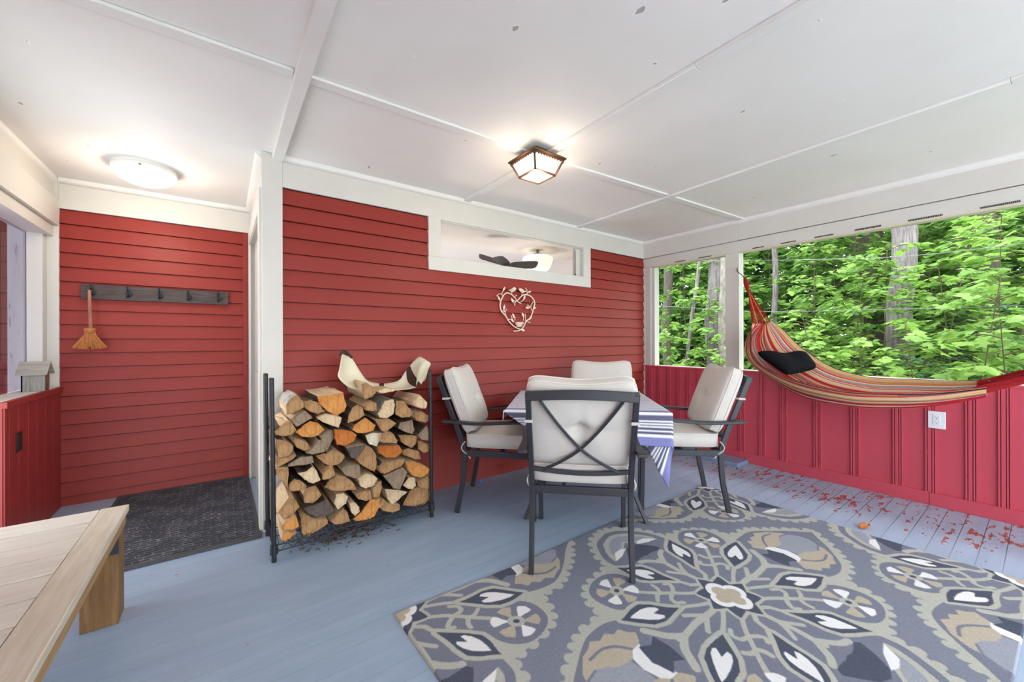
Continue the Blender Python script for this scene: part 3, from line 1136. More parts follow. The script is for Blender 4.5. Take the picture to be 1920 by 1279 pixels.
yh = D - 0.034
hw = thing('heart_wreath', 'cream metal heart wreath with two birds and a nest on the red wall', 'wall ornament', (2.19, D - 0.016, 1.285))
m = MB()
P3 = lambda pts, off=0.0: [(x / 1000, yh - off, z / 1000) for x, z in pts]
for side in ('left', 'right'):
    pts = smoothline(P3(HEART[side], 0.006 if side == 'right' else 0.0), 6)
    m.tube(pts, [0.0066 * (0.55 + 0.45 * math.sin(math.pi * min(1, max(0.08, i / len(pts)))) ** 0.5) for i in range(len(pts))], 7)
for k in range(1, 20):
    pts = smoothline(P3(HEART['tw%d' % k], 0.004), 4)
    m.tube(pts, 0.0034, 6)
    if k not in (1, 3, 9, 15, 16):
        m.ball(tuple(pts[-1]), 0.006, 5)
m.build('heart_frame', M['bone'], parent=hw, smooth=True)
for x, z, L_, dg in HEART['leaves']:
    m = MB()
    c = Vector((x / 1000, yh - 0.008, z / 1000))
    a = R(-dg)
    d = Vector((math.cos(a), 0, math.sin(a)))
    s = Vector((-d.z, 0, d.x))
    l = L_ * 0.00033
    w = l * 0.42
    top = [c + d * l * f + s * w * math.sin(math.pi * (f + 1) / 2) ** 0.8 for f in (-1, -.6, -.2, .2, .6)] + [c + d * l * 1.15] + [c + d * l * f - s * w * math.sin(math.pi * (f + 1) / 2) ** 0.8 for f in (.6, .2, -.2, -.6)]
    m.prism([tuple(p) for p in top], (0, 0.005, 0))
    m.build('leaf', M['bone'], parent=hw, bevel=0.0015)
for bname in ('birdL', 'birdR'):
    pts = P3(HEART[bname])
    m = MB()
    cx_ = sum(p[0] for p in pts) / len(pts)
    cz_ = sum(p[2] for p in pts) / len(pts)
    n = len(pts)
    vs = []
    for f, off in ((1.0, 0.0), (0.72, 0.012), (0.3, 0.017)):
        for sgn in (1, -1):
            vs += [(cx_ + (p[0] - cx_) * f, yh - 0.012 - sgn * off, cz_ + (p[2] - cz_) * f) for p in pts]
    fs = []
    for sg in (0, 1):
        r0, r1, r2 = sg * n, (2 + sg) * n, (4 + sg) * n
        for a_, b_ in ((r0, r1), (r1, r2)):
            fs += [(a_ + k, a_ + (k + 1) % n, b_ + (k + 1) % n, b_ + k) for k in range(n)]
        fs.append(tuple(r2 + k for k in range(n)))
    m.add(vs, fs)
    xs = [p[0] for p in pts]
    leg = min(pts, key=lambda p: p[2])
    m.tube([(cx_, yh - 0.012, cz_ - 0.005), (cx_ - 0.004, yh - 0.006, leg[2] - 0.022)], 0.003, 5)
    m.build('bird', M['bone'], parent=hw, smooth=True, weld=True)
nx, nz = HEART['nest'][0]
nx, nz = nx / 1000, nz / 1000
m = MB()
rng = random.Random(2)
for k in range(26):
    q0 = rng.uniform(0, 6.28)
    r_ = rng.uniform(0.024, 0.042)
    zz = rng.uniform(-0.026, 0.008)
    r_ *= 0.75 + (zz + 0.026) / 0.034 * 0.3
    m.tube([(nx + r_ * 1.1 * math.cos(q0 + a), yh - 0.012 + 0.5 * r_ * math.sin(q0 + a), nz + zz + 0.005 * math.sin(2 * a + q0)) for a in np.linspace(0, 4.5, 12)], 0.0028, 5)
m.build('nest', M['bone'], parent=hw, smooth=True)
for k in (-1, 0, 1):
    m = MB()
    m.ball((nx + k * 0.014, yh - 0.022, nz + 0.004), 0.009, 6, s=(0.85, 0.85, 1.1))
    m.build('egg', M['bone'], parent=hw, smooth=True)

# outlet on the right half wall
ol = thing('power_outlet', 'white wall outlet with two sockets on the red half wall below hammock', 'outlet', (W - 0.014, 0.476, 0.561))
m = MB()
m.box((W - 0.018, 0.432, 0.561), (W - 0.006, 0.520, 0.684))
m.build('cover_plate', M['plasticwhite'], parent=ol, bevel=0.003)
m = MB()
m.box((W - 0.021, 0.459, 0.588), (W - 0.017, 0.493, 0.657))
m.build('insert', M['plasticwhite'], parent=ol, bevel=0.001)
for zc in (0.640, 0.605):
    m = MB()
    m.box((W - 0.0218, 0.4675, zc), (W - 0.020, 0.4695, zc + 0.008))
    m.box((W - 0.0218, 0.4820, zc), (W - 0.020, 0.4840, zc + 0.009))
    m.lathe([(0.0028, 0), (0.0028, 0.0018)], (W - 0.0218, 0.476, zc - 0.008), 10, axis='x')
    m.build('socket', M['slot'], parent=ol)

# birdhouse on the left sill
bh = thing('birdhouse', 'weathered grey wooden birdhouse standing on the white sill by the left post', 'birdhouse', (-0.995, 3.95, 0.880))
x0, x1, y0, y1, z0 = -1.048, -0.945, 3.905, 4.005, 0.880
m = MB()
m.box((x0, y0, z0), (x1, y0 + 0.012, z0 + 0.115))
m.box((x0, y1 - 0.012, z0), (x1, y1, z0 + 0.115))
m.box((x0, y0, z0), (x0 + 0.01, y1, z0 + 0.115))
m.build('body', M['greywood'], parent=bh, bevel=0.002)
m = MB()
yc = (y0 + y1) / 2
m.prism([(x1 - 0.014, y0 + 0.006, z0), (x1 - 0.014, y1 - 0.006, z0), (x1 - 0.014, y1 - 0.006, z0 + 0.112), (x1 - 0.014, yc, z0 + 0.165), (x1 - 0.014, y0 + 0.006, z0 + 0.112)], (0.012, 0, 0))
m.build('gable', M['redgrey'], parent=bh)
m = MB()
for sg in (-1, 1):
    e = Vector((0, sg * (y1 - yc + 0.024), 0))
    a = [(x0 - 0.018, yc, z0 + 0.182), (x0 - 0.018, yc + e.y, z0 + 0.106), (x0 - 0.018, yc + e.y, z0 + 0.117), (x0 - 0.018, yc, z0 + 0.195)]
    m.prism(a, (x1 - x0 + 0.034, 0, 0))
m.build('roof', M['greyroof'], parent=bh, bevel=0.001)
# ================================================================== FURNITURE
def pillow_mesh(m, w, h, t, xf, nu=30, nv=30, tuft=(0.0, -0.06), wave=0.02, pinch=0.5, boxy=0.30, mi=0, sag=0.0):
    """soft box cushion; xf(u, v, n) -> world point, u across, v up, n through the thickness (metres)"""
    def surf(side):
        vs = []
        for j in range(nv + 1):
            for i in range(nu + 1):
                a = math.sin((i / nu - 0.5) * math.pi) * 0.6 + (i / nu * 2 - 1) * 0.4
                b = math.sin((j / nv - 0.5) * math.pi) * 0.6 + (j / nv * 2 - 1) * 0.4
                ex = max(0.0, (1 - abs(a) ** 5)) * max(0.0, (1 - abs(b) ** 5))
                th = t / 2 * (boxy + (1 - boxy) * ex ** 0.45) * (0.86 + 0.14 * math.cos(a * 1.4) * math.cos(b * 1.4))
                if tuft is not None:
                    dx, dy = a - tuft[0], b - tuft[1]
                    r2 = dx * dx + dy * dy
                    dip = pinch * math.exp(-r2 / 0.018) + 0.34 * pinch * math.exp(-(dy * dy) / 0.006 - (dx * dx) / 0.35) + 0.22 * pinch * math.exp(-(dx * dx) / 0.006 - (dy * dy) / 0.30)
                    th *= 1 - min(0.85, dip)
                    th *= 1 + 0.05 * math.sin(9 * a + 4 * b) * math.exp(-r2 / 0.3)
                # rounded corners
                ca = a * (1 - 0.055 * abs(b) ** 6)
                cb = b * (1 - 0.055 * abs(a) ** 6)
                vv = cb * h / 2 + (wave * (abs(a) ** 1.6) - wave * 0.6) * max(0, b) ** 2 * (1 - abs(a) ** 8)
                vs.append(xf(ca * w / 2, vv, side * th))
        return vs
    A, B = surf(1), surf(-1)
    o = len(m.v)
    m.v += [tuple(p) for p in A + B]
    k = (nu + 1) * (nv + 1)
    for j in range(nv):
        for i in range(nu):
            q = [j * (nu + 1) + i, j * (nu + 1) + i + 1, (j + 1) * (nu + 1) + i + 1, (j + 1) * (nu + 1) + i]
            m.f.append(tuple(o + x for x in q))
            m.f.append(tuple(o + k + x for x in reversed(q)))
            m.m += [mi, mi]
    rim = [i for i in range(nu + 1)] + [j * (nu + 1) + nu for j in range(1, nv + 1)] + [nv * (nu + 1) + i for i in range(nu - 1, -1, -1)] + [j * (nu + 1) for j in range(nv - 1, 0, -1)]
    n = len(rim)
    for x in range(n):
        a, b = rim[x], rim[(x + 1) % n]
        m.f.append((o + b, o + a, o + k + a, o + k + b))
        m.m.append(mi)
    return [Vector(A[i]) for i in rim], [Vector(B[i]) for i in rim]


RY, RZ0, TOPY = -0.205, 0.43, -0.385


def upright_y(z):
    f = max(0.0, (z - 0.47) / (0.945 - 0.47))
    return RY + (TOPY - RY) * f


def make_chair(label, base, facing):
    ch = thing('patio_chair', label, 'chair', (0, 0, 0), 'cushioned metal chairs around the table')
    mt = M['frame']
    for s in (-1, 1):
        m = MB()
        pts = smoothline([(s * .250, -.255, 0.0), (s * .250, -.236, .10), (s * .250, -.213, .22), (s * .250, -.203, .34), (s * .250, RY, .44),
                          (s * .250, upright_y(.56), .56), (s * .251, upright_y(.75), .75), (s * .252, TOPY, .945)], 5)
        m.bar(pts, .026, .034, up=(0, 1, 0.2))
        m.build('leg', mt, parent=ch, bevel=.003)
        m = MB()
        m.bar(smoothline([(s * .284, .335, 0.0), (s * .288, .330, .25), (s * .298, .325, .45), (s * .300, .318, .60)], 5), .026, .030, up=(0, 1, 0))
        m.build('leg', mt, parent=ch, bevel=.003)
        m = MB()
        m.bar(smoothline([(s * .285, -.345, .646), (s * .288, -.26, .641), (s * .292, -.10, .634), (s * .304, .10, .646), (s * .306, .24, .648), (s * .301, .32, .615), (s * .298, .335, .575)], 6), .046, .020)
        m.build('armrest', mt, parent=ch, bevel=.004)
    m = MB()
    m.bar(smoothline([(-.262, TOPY, .925), (-.13, TOPY - .006, .933), (0, TOPY - .009, .936), (.13, TOPY - .006, .933), (.262, TOPY, .925)], 5), .026, .046)
    m.build('top_rail', mt, parent=ch, bevel=.003)
    m = MB()
    m.bar(smoothline([(-.24, upright_y(.535), .532), (-.12, upright_y(.52), .519), (0, upright_y(.515), .514), (.12, upright_y(.52), .519), (.24, upright_y(.535), .532)], 5), .022, .022)
    m.build('lower_rail', mt, parent=ch, bevel=.002)
    for s in (-1, 1):
        m = MB()
        P = [(-.195, .905), (-.105, .775), (0.0, .652), (.10, .576), (.195, .525)]
        m.bar(smoothline([(s * x, upright_y(z) - .004 - .002 * s, z) for x, z in P], 5), .012, .020, up=(0, 1, 0))
        m.build('cross_bar', mt, parent=ch, bevel=.002)
    m = MB()
    for p0, p1 in (((-.25, RY, .42), (.25, RY, .42)), ((-.29, .325, .42), (.29, .325, .42)), ((-.252, RY, .42), (-.296, .325, .42)), ((.252, RY, .42), (.296, .325, .42)), ((-.27, .06, .42), (.27, .06, .42))):
        m.bar([p0, p1], .024, .040)
    m.build('seat_frame', mt, parent=ch, bevel=.003)
    # seat cushion
    m = MB()
    xf = lambda u, v, n: (u * (1.0 + 0.12 * (v + .27)), .066 + v, .502 + n)
    ra, rb = pillow_mesh(m, .50, .535, .124, xf, tuft=(0, 0.1), wave=0.0, pinch=.12, boxy=.80)
    sc_ = m.build('seat_cushion', M['cushion'], parent=ch, smooth=True, angle=75)
    m = MB()
    m.tube(ra[::2] + [ra[0]], .0042, 6, cap=False)
    m.build('piping', M['piping'], parent=sc_, smooth=True)
    for s in (-1, 1):
        m = MB()
        m.tube(smoothline([(s * .255, RY + .01, .50), (s * .272, RY - .01, .47), (s * .268, RY - .005, .44), (s * .262, RY + .03, .41), (s * .266, RY + .05, .385)], 4), .0045, 5)
        m.build('tie', M['tie'], parent=sc_)
    # back cushion
    m = MB()
    lean = math.atan2(RY - TOPY, .475)
    ca, sa = math.cos(lean), math.sin(lean)
    zc, yc = .782, upright_y(.782) + .088

    def xf2(u, v, n):
        return (u, yc - v * sa + n * ca, zc + v * ca + n * sa)
    ra, rb = pillow_mesh(m, .535, .475, .150, xf2, nu=36, nv=36, tuft=(0, -0.04), wave=0.030, pinch=.55, boxy=.42)
    bc = m.build('back_cushion', M['cushion'], parent=ch, smooth=True, angle=75)
    for rr in (ra, rb):
        m = MB()
        m.tube(rr[::2] + [rr[0]], .0042, 6, cap=False)
        m.build('piping', M['piping'], parent=bc, smooth=True)
    for s in (-1, 1):
        m = MB()
        zt_ = .80
        y_ = upright_y(zt_)
        m.bar([(s * .235, y_ + .03, zt_), (s * .268, y_ + .018, zt_), (s * .270, y_ - .022, zt_ - .002), (s * .232, y_ - .024, zt_ - .002)], .004, .014)
        m.build('tie', M['tie'], parent=bc)
    ch.location = base
    ch.rotation_euler = (0, 0, math.atan2(facing[1], facing[0]) - math.pi / 2)
    return ch


def dup(o, parent=None):
    c = o.copy()
    COL.objects.link(c)
    if parent is not None:
        c.parent = parent
    for ch_ in list(o.children):
        dup(ch_, c)
    return c


def put(ch, rear_mid, facing):
    f = Vector(facing).normalized()
    ch.location = (rear_mid[0] + f.x * .255, rear_mid[1] + f.y * .255, 0)
    ch.rotation_euler = (0, 0, math.atan2(f.y, f.x) - math.pi / 2)


chair = make_chair('cushioned metal chair with its crossed bar back turned to the room', (0, 0, 0), (0, 1))
put(chair, (1.444, 1.388), (.700, .714))
RUGZ = 0.012
chair.location.z = RUGZ
for lab, mid, fc, z in (('cushioned metal chair beside the firewood rack against the red clapboards', (1.489, 2.636), (.735, -.68), 0.0),
                        ('cushioned metal chair in front of the red half wall near the hammock', (2.992, 1.484), (-.712, .702), 0.0),
                        ('cushioned metal chair on far side of table in the corner, mostly hidden', (2.80, 2.43), (-.76, -.65), 0.0)):
    c = dup(chair)
    c['label'] = lab
    put(c, mid, fc)
    c.location.z = z

# table under the cloth
TC, TZ = Vector((2.18, 2.08, 0)), 0.752
e1, e2 = Vector((.727, -.687, 0)).normalized(), Vector((.687, .727, 0)).normalized()
TB = thing('patio_table', 'square dark metal table on splayed legs standing under the striped cloth', 'table', tuple(TC))
tp = lambda a, b, z: tuple(TC + e1 * a + e2 * b + Vector((0, 0, z)))
m = MB()
m.prism([tp(-.50, -.50, TZ - .03), tp(.50, -.50, TZ - .03), tp(.50, .50, TZ - .03), tp(-.50, .50, TZ - .03)], (0, 0, .03))
m.build('tabletop', M['frame'], parent=TB, bevel=.004)
for a, b in ((-1, -1), (1, -1), (1, 1), (-1, 1)):
    m = MB()
    m.bar(smoothline([tp(a * .40, b * .36, 0.0), tp(a * .33, b * .31, .17), tp(a * .27, b * .27, .36), tp(a * .25, b * .25, .55), tp(a * .25, b * .25, TZ - .03)], 4), .036, .024, up=(a * e1.x, a * e1.y, 0.01))
    m.build('leg', M['frame'], parent=TB, bevel=.003)
m = MB()
for p, q in (((-.25, -.25), (.25, -.25)), ((.25, -.25), (.25, .25)), ((.25, .25), (-.25, .25)), ((-.25, .25), (-.25, -.25))):
    m.bar([tp(*p, TZ - .05), tp(*q, TZ - .05)], .02, .035)
m.build('apron', M['frame'], parent=TB, bevel=.002)

# striped tablecloth: flat on the top, hanging over the edges, folded at the corners
HT, OV = .512, .205
NS = 168
WHT, PUR, GRY, LIL, DRK = lin((240, 240, 246)), lin((132, 132, 186)), lin((96, 98, 122)), lin((196, 198, 212)), lin((112, 116, 134))


def clothcol(t_):
    """t_: distance in metres across the stripes measured from the near hem (0) inwards"""
    d = t_
    if d < .052: return PUR
    if d < .074: return WHT
    if d < .088: return GRY
    if d < .178: return WHT if int((d - .088) / .0075) % 2 == 0 else GRY
    if d < .196: return GRY
    if d < .220: return WHT
    if d < .275: return PUR
    if d < .285: return WHT
    q = (d - .285) % .085
    if q < .010: return DRK
    if q < .018: return WHT
    return LIL


m = MB()
vs, cols = [], []
L2 = HT + OV
for j in range(NS + 1):
    for i in range(NS + 1):
        s, t_ = (i / NS * 2 - 1) * L2, (j / NS * 2 - 1) * L2
        ds, dt = max(0, abs(s) - HT), max(0, abs(t_) - HT)
        if t_ < 0 and s < 0:
            lim = OV * min(1.0, max(.04, (s + HT + .02) / .30))
            if dt > lim:
                dt = lim
                t_ = -(HT + dt)
            ds = min(ds, .06)
        cs_, ct_ = max(-HT, min(HT, s)), max(-HT, min(HT, t_))
        sg, tg = (1 if s > 0 else -1), (1 if t_ > 0 else -1)
        z = TZ + .006
        x, y = cs_, ct_
        if ds > 0 and dt > 0:
            r = math.hypot(ds, dt)
            q = math.atan2(dt, ds) / (math.pi / 2)          # 0 .. 1 round the corner
            fold = math.sin(q * math.pi)
            drop = r * (0.96 + .58 * fold)
            out = .012 + .10 * r * (0.35 + .6 * fold)
            x += sg * out * math.cos(q * math.pi / 2)
            y += tg * out * math.sin(q * math.pi / 2)
            # the corner swings sideways into a pointed tail
            x += sg * .02 * r * fold
            z -= drop
        elif ds > 0 or dt > 0:
            r = ds + dt
            along = (t_ if ds > 0 else s)
            rip = .010 * math.sin(along * 13 + 1.2) * min(1, r / .1) + .008
            b = min(1, r / .02)
            x += sg * (rip * b if ds > 0 else 0)
            y += tg * (rip * b if dt > 0 else 0)
            z -= r * .985
        else:
            z += .0015 * math.sin(s * 9) * math.sin(t_ * 7)
        if s > HT and t_ < -HT + .25:
            # near right corner: the side drape tucks in behind and the free corner hangs as a tail
            a_, b_ = ds / OV, dt / OV
            w_ = min(1.0, (-HT + .25 - t_) / .25) ** 2
            A_, D_, B_, C_ = Vector((HT + .004, -HT - .004, TZ + .004)), Vector((HT - .15, -HT + .035, TZ - .20)), Vector((HT + .006, -HT - .014, TZ - OV)), Vector((HT - .035, -HT - .035, TZ - .44))
            if dt > 0:
                q_ = A_ + (D_ - A_) * a_ + (B_ - A_) * b_ + (C_ - D_ - B_ + A_) * (a_ * b_)
                x, y, z = q_
                y += .012 * math.sin(a_ * 5) * b_
            else:
                x = HT + .006 - .156 * a_ * w_
                y = t_ + .035 * a_ * w_
                z = TZ + .004 - ds
        vs.append(tp(x, y, z))
        cols.append(clothcol(min(L2 + t_, 2 * L2 - (L2 + t_))))
m.add(vs, [(j * (NS + 1) + i, j * (NS + 1) + i + 1, (j + 1) * (NS + 1) + i + 1, (j + 1) * (NS + 1) + i) for j in range(NS) for i in range(NS)])
ct = m.build('tablecloth', M['cloth'], origin=tuple(TC + Vector((0, 0, .45))), smooth=True, angle=80, colors=np.array(cols), solid=.002)
tag(ct, 'blue and white striped cotton tablecloth draped over the table with hanging corners', 'tablecloth')

# ------------------------------------------------------------------ low plank bench in the left foreground
BX0, BX1, BY0, BY1, BZ = -0.945, -0.352, 1.02, 2.522, 0.450
bn = thing('plank_bench', 'low whitewashed plank bench with tan legs standing in the left foreground', 'bench', ((BX0 + BX1) / 2, (BY0 + BY1) / 2, 0))
m = MB()
m.box((BX1 - .092, BY0, BZ - .030), (BX1, BY1, BZ))
m.build('top_rail', M['benchrail'], parent=bn, bevel=.003)
m = MB()
m.box((BX0, BY0, BZ - .030), (BX0 + .09, BY1, BZ))
m.build('top_rail', M['benchrail'], parent=bn, bevel=.003)
npl = 10
pw = (BY1 - BY0) / npl
for k in range(npl):
    m = MB()
    m.box((BX0 + .092, BY0 + k * pw + .0042, BZ - .040), (BX1 - .094, BY0 + (k + 1) * pw - .0042, BZ - .001 - .0012 * (k % 3)))
    m.build('plank', M['bench'], parent=bn, bevel=.0015)
m = MB()
m.box((BX1 - .030, BY0 + .02, BZ - .078), (BX1 - .006, BY1 - .035, BZ - .030))
m.box((BX0 + .006, BY0 + .02, BZ - .078), (BX0 + .030, BY1 - .035, BZ - .030))
m.box((BX0 + .03, BY1 - .06, BZ - .078), (BX1 - .03, BY1 - .035, BZ - .030))
m.box((BX0 + .03, BY0 + .02, BZ - .078), (BX1 - .03, BY0 + .045, BZ - .030))
m.build('apron', M['benchside'], parent=bn, bevel=.002)
for xs in (BX0 + .01, BX1 - .125):
    for ys, yn in ((BY1 - .175, 1), (BY0 + .10, -1)):
        m = MB()
        dx = 0.0
        m.box((xs, ys, 0), (xs + .115, ys + .035, BZ - .030))
        m.box((xs + (.092 if xs > -.6 else 0.0), ys + .036, 0), (xs + (.115 if xs > -.6 else .023), ys + .125, BZ - .032))
        m.build('leg', M['benchleg'], parent=bn, bevel=.003)
m = MB()
m.box((BX1 - .128, BY1 - .180, BZ - .150), (BX1 - .008, BY1 - .1755, BZ - .078))
for bx_ in (-.035, -.10):
    m.lathe([(.004, -.003), (.004, 0)], (BX1 + bx_, BY1 - .1805, BZ - .135), 8, axis='y')
m.build('bracket', M['frame'], parent=bn)

# entry mat
m = MB()
q = [(-.655, 2.86), (.192, 2.848), (.180, 4.215), (-.655, 4.245)]


def mfn(u, v):
    a = Vector(q[0]).lerp(Vector(q[1]), u)
    b = Vector(q[3]).lerp(Vector(q[2]), u)
    p = a.lerp(b, v)
    return (p.x, p.y, 0.011)


mt_ = thing('door_mat', 'dark charcoal ribbed door mat lying in front of the red entry wall', 'mat', (-.23, 3.5, 0))
m.grid(mfn, 4, 4)
o = len(m.v)
bot = [(x, y, 0.001) for x, y in q]
m.build('pile', M['mat'], parent=mt_)
m = MB()
qq = [Vector((*p, 0)) for p in q]
cen = sum(qq, Vector()) / 4
for k in range(4):
    a, b = qq[k], qq[(k + 1) % 4]
    a2, b2 = a + (cen - a) * .045, b + (cen - b) * .045
    m.prism([(a.x, a.y, .0005), (b.x, b.y, .0005), (b2.x, b2.y, .0005), (a2.x, a2.y, .0005)], (0, 0, .012))
m.build('border', M['matedge'], parent=mt_)

# ------------------------------------------------------------------ rug
RC, RA, RB = Vector((1.895, .877)), 1.29, .81


def inpoly(px, py, poly):
    r = np.zeros(px.shape, bool)
    n = len(poly)
    for i in range(n):
        x0, y0 = poly[i]
        x1, y1 = poly[(i + 1) % n]
        if y0 == y1:
            continue
        c = ((y0 > py) != (y1 > py)) & (px < (x1 - x0) * (py - y0) / (y1 - y0) + x0)
        r ^= c
    return r


def dline(px, py, pts, closed=False):
    d = np.full(px.shape, 9.0)
    n = len(pts)
    for i in range(n if closed else n - 1):
        x0, y0 = pts[i]
        x1, y1 = pts[(i + 1) % n]
        vx, vy = x1 - x0, y1 - y0
        L = vx * vx + vy * vy + 1e-12
        s = np.clip(((px - x0) * vx + (py - y0) * vy) / L, 0, 1)
        d = np.minimum(d, np.hypot(px - x0 - s * vx, py - y0 - s * vy))
    return d


def sm(pts, n=5):
    return [(p.x, p.y) for p in smoothline([(a, b, 0) for a, b in pts], n)]


def petal(tip_in, tip_out, w):
    a, b = Vector(tip_in), Vector(tip_out)
    d = b - a
    nn = Vector((-d.y, d.x)).normalized()
    fr_ = [(0, 0), (.18, .35), (.40, .86), (.58, 1.0), (.76, .66), (.9, .26), (1, 0)]
    up = [a + d * f + nn * w * s for f, s in fr_]
    dn = [a + d * f - nn * w * s for f, s in reversed(fr_[1:-1])]
    P = [(p.x, p.y) for p in up + dn]
    # heart inside, its notch to the inner tip
    hs_ = [(.46, 0), (.33, .30), (.36, .52), (.46, .62), (.60, .50), (.76, .2), (.84, 0)]
    hp = [a + d * f + nn * w * s for f, s in hs_] + [a + d * f - nn * w * s for f, s in reversed(hs_[1:-1])]
    return P, [(p.x, p.y) for p in hp]


G_BASE, G_IN = lin((126, 131, 146)), lin((120, 124, 140))
CRM, WHI, DK, BEI, LGR = lin((178, 179, 171)), lin((228, 228, 230)), lin((80, 86, 102)), lin((180, 171, 155)), lin((152, 156, 168))


def rug_colors(a, b):
    a, b = np.abs(a), np.abs(b)
    col = np.empty(a.shape + (3,))
    col[:] = G_BASE
    for flip in (0, 1):
        x, y = (a, b) if not flip else (RA - a, RB - b)

        def paint(mask, c):
            col[mask] = c
        out = sm([(0, .770), (.07, .754), (.125, .726), (.192, .658), (.242, .585), (.252, .512)], 4) + sm([(.30, .492), (.395, .480), (.475, .456), (.532, .408), (.566, .355), (.578, .30)], 4) + sm([(.61, .268), (.70, .268), (.78, .238), (.88, .170), (.955, .108), (1.03, .04), (1.085, 0)], 4)
        poly = [(0, 0)] + out
        msk = inpoly(x, y, poly + [(1.085, -.2), (-.2, -.2), (-.2, .77)])
        # scallops
        acc, last = 0.0, None
        for p in out:
            if last is not None:
                acc += math.hypot(p[0] - last[0], p[1] - last[1])
            if last is None or acc > .050:
                msk |= np.hypot(x - p[0], y - p[1]) < .025
                acc = 0.0
            last = p
        paint(msk, CRM)
        inn = sm([(0, .735), (.106, .701), (.177, .638), (.222, .565), (.232, .50), (.228, .465)], 4) + [(.20, .40), (.36, .30), (.47, .19)] + sm([(.53, .206), (.56, .226), (.63, .236), (.725, .229), (.80, .195), (.867, .143), (.955, .07), (1.043, 0)], 4)
        paint(inpoly(x, y, inn + [(1.043, -.2), (-.2, -.2), (-.2, .735)]), G_IN)
        fx, fy = .392, .342
        rr = np.hypot(x - fx, (y - fy) * 1.08)
        paint(rr < .137, G_IN)
        paint(inpoly(x, y, [(.15, .13), (.27, .36), (.40, .25)]), G_IN)
        pets = [petal((.262, .093), (.535, .212), .064), petal((.096, .212), (.243, .462), .056)]
        for P, Hh in pets:
            paint((dline(x, y, P, True) < .021) & ~inpoly(x, y, P), CRM)
        for st_ in ([(.262, .093), (.19, .062), (.12, .03)], [(.096, .212), (.07, .15), (.03, .12)],
                    sm([(.07, .09), (.15, .135), (.195, .165), (.252, .210), (.32, .275)]),
                    sm([(.195, .165), (.235, .150), (.240, .118), (.212, .100)]), sm([(.195, .165), (.165, .190), (.150, .215), (.168, .228)]),
                    sm([(.252, .208), (.275, .205), (.300, .186)]), sm([(.245, .205), (.228, .232), (.222, .262)])):
            paint(dline(x, y, st_) < .0105, CRM)
        # tridents along the axes
        for st_, wd in ((sm([(.12, 0), (.30, .0), (.43, 0)]), .015), (sm([(.40, .0), (.455, .035), (.485, .07), (.515, .112)]), .016), (sm([(.215, .0), (.25, .022), (.296, .055)]), .011),
                        (sm([(0, .10), (0, .25), (0, .37)]), .014), (sm([(0, .34), (.03, .372), (.06, .398), (.10, .412)]), .015), (sm([(0, .20), (.02, .235), (.055, .280)]), .011)):
            paint(dline(x, y, st_) < wd, CRM)
        for P, Hh in pets:
            paint(inpoly(x, y, P), DK)
            paint(inpoly(x, y, Hh), WHI)
        # round flower
        th = np.arctan2(y - fy, x - fx)
        k6 = np.floor((th + math.pi) / (math.pi / 3))
        ph = np.abs((th + math.pi) / (math.pi / 3) - k6 - .5)
        petm = (rr > .034) & (rr < .106 - .02 * ph) & (ph < .34 * np.clip(rr / .075, .5, 1.0))
        paint(petm & (k6 % 2 == 0), WHI)
        paint(petm & (k6 % 2 == 1), BEI)
        paint(rr < .036, CRM)
        paint(rr < .014, DK)
        # east palmette
        paint(inpoly(x, y, [(.66, -.1), (.675, .05), (.72, .075), (.80, .10), (.88, .075), (.92, .03), (.93, -.1)]), LGR)
        wing = [(.575, .095), (.548, .13), (.572, .150), (.590, .185), (.628, .172), (.655, .196), (.700, .182), (.735, .206), (.770, .186), (.815, .170), (.865, .112), (.875, .085), (.82, .105), (.77, .085), (.735, .055), (.68, .05), (.62, .06)]
        paint(inpoly(x, y, wing), BEI)
        paint(dline(x, y, sm([(.63, .085), (.675, .125), (.735, .150), (.80, .145)])) < .0065, G_IN)
        paint(inpoly(x, y, [(.60, -.02), (.60, .065), (.585, .085), (.63, .082), (.66, .052), (.675, -.02)]), WHI)
        paint(inpoly(x, y, [(.49, -.02), (.497, .02), (.51, .07), (.55, .05), (.60, .078), (.612, .02), (.625, -.02)]), DK)
        # north palmette
        paint(inpoly(x, y, [(-.02, .70), (.05, .685), (.11, .66), (.165, .60), (.190, .545), (.195, .50), (.13, .52), (.06, .55), (-.02, .60)]), CRM)
        paint(inpoly(x, y, [(-.02, .668), (.05, .655), (.105, .625), (.15, .575), (.16, .54), (.10, .555), (.04, .58), (-.02, .62)]), LGR)
        paint(inpoly(x, y, [(.045, .545), (.085, .565), (.135, .56), (.185, .505), (.12, .515)]), WHI)
        paint(inpoly(x, y, [(-.02, .43), (.03, .44), (.06, .435), (.105, .425), (.125, .445), (.09, .495), (.05, .54), (-.02, .56)]), DK)
        # star
        ang = np.arctan2(y, x)
        R0 = np.hypot(x, y)
        f = np.abs(((ang / (math.pi / 4)) % 1) - .5) * 2          # 1 on a point, 0 between
        star = (.103 + .045 * f ** 1.3)
        paint(R0 < star + .020, CRM)
        paint(R0 < star, DK)
        qf = .072 + .028 * np.abs(np.cos(2 * ang)) ** .8
        paint(R0 < qf, WHI)
        paint(R0 < qf - .028, BEI)
    return col


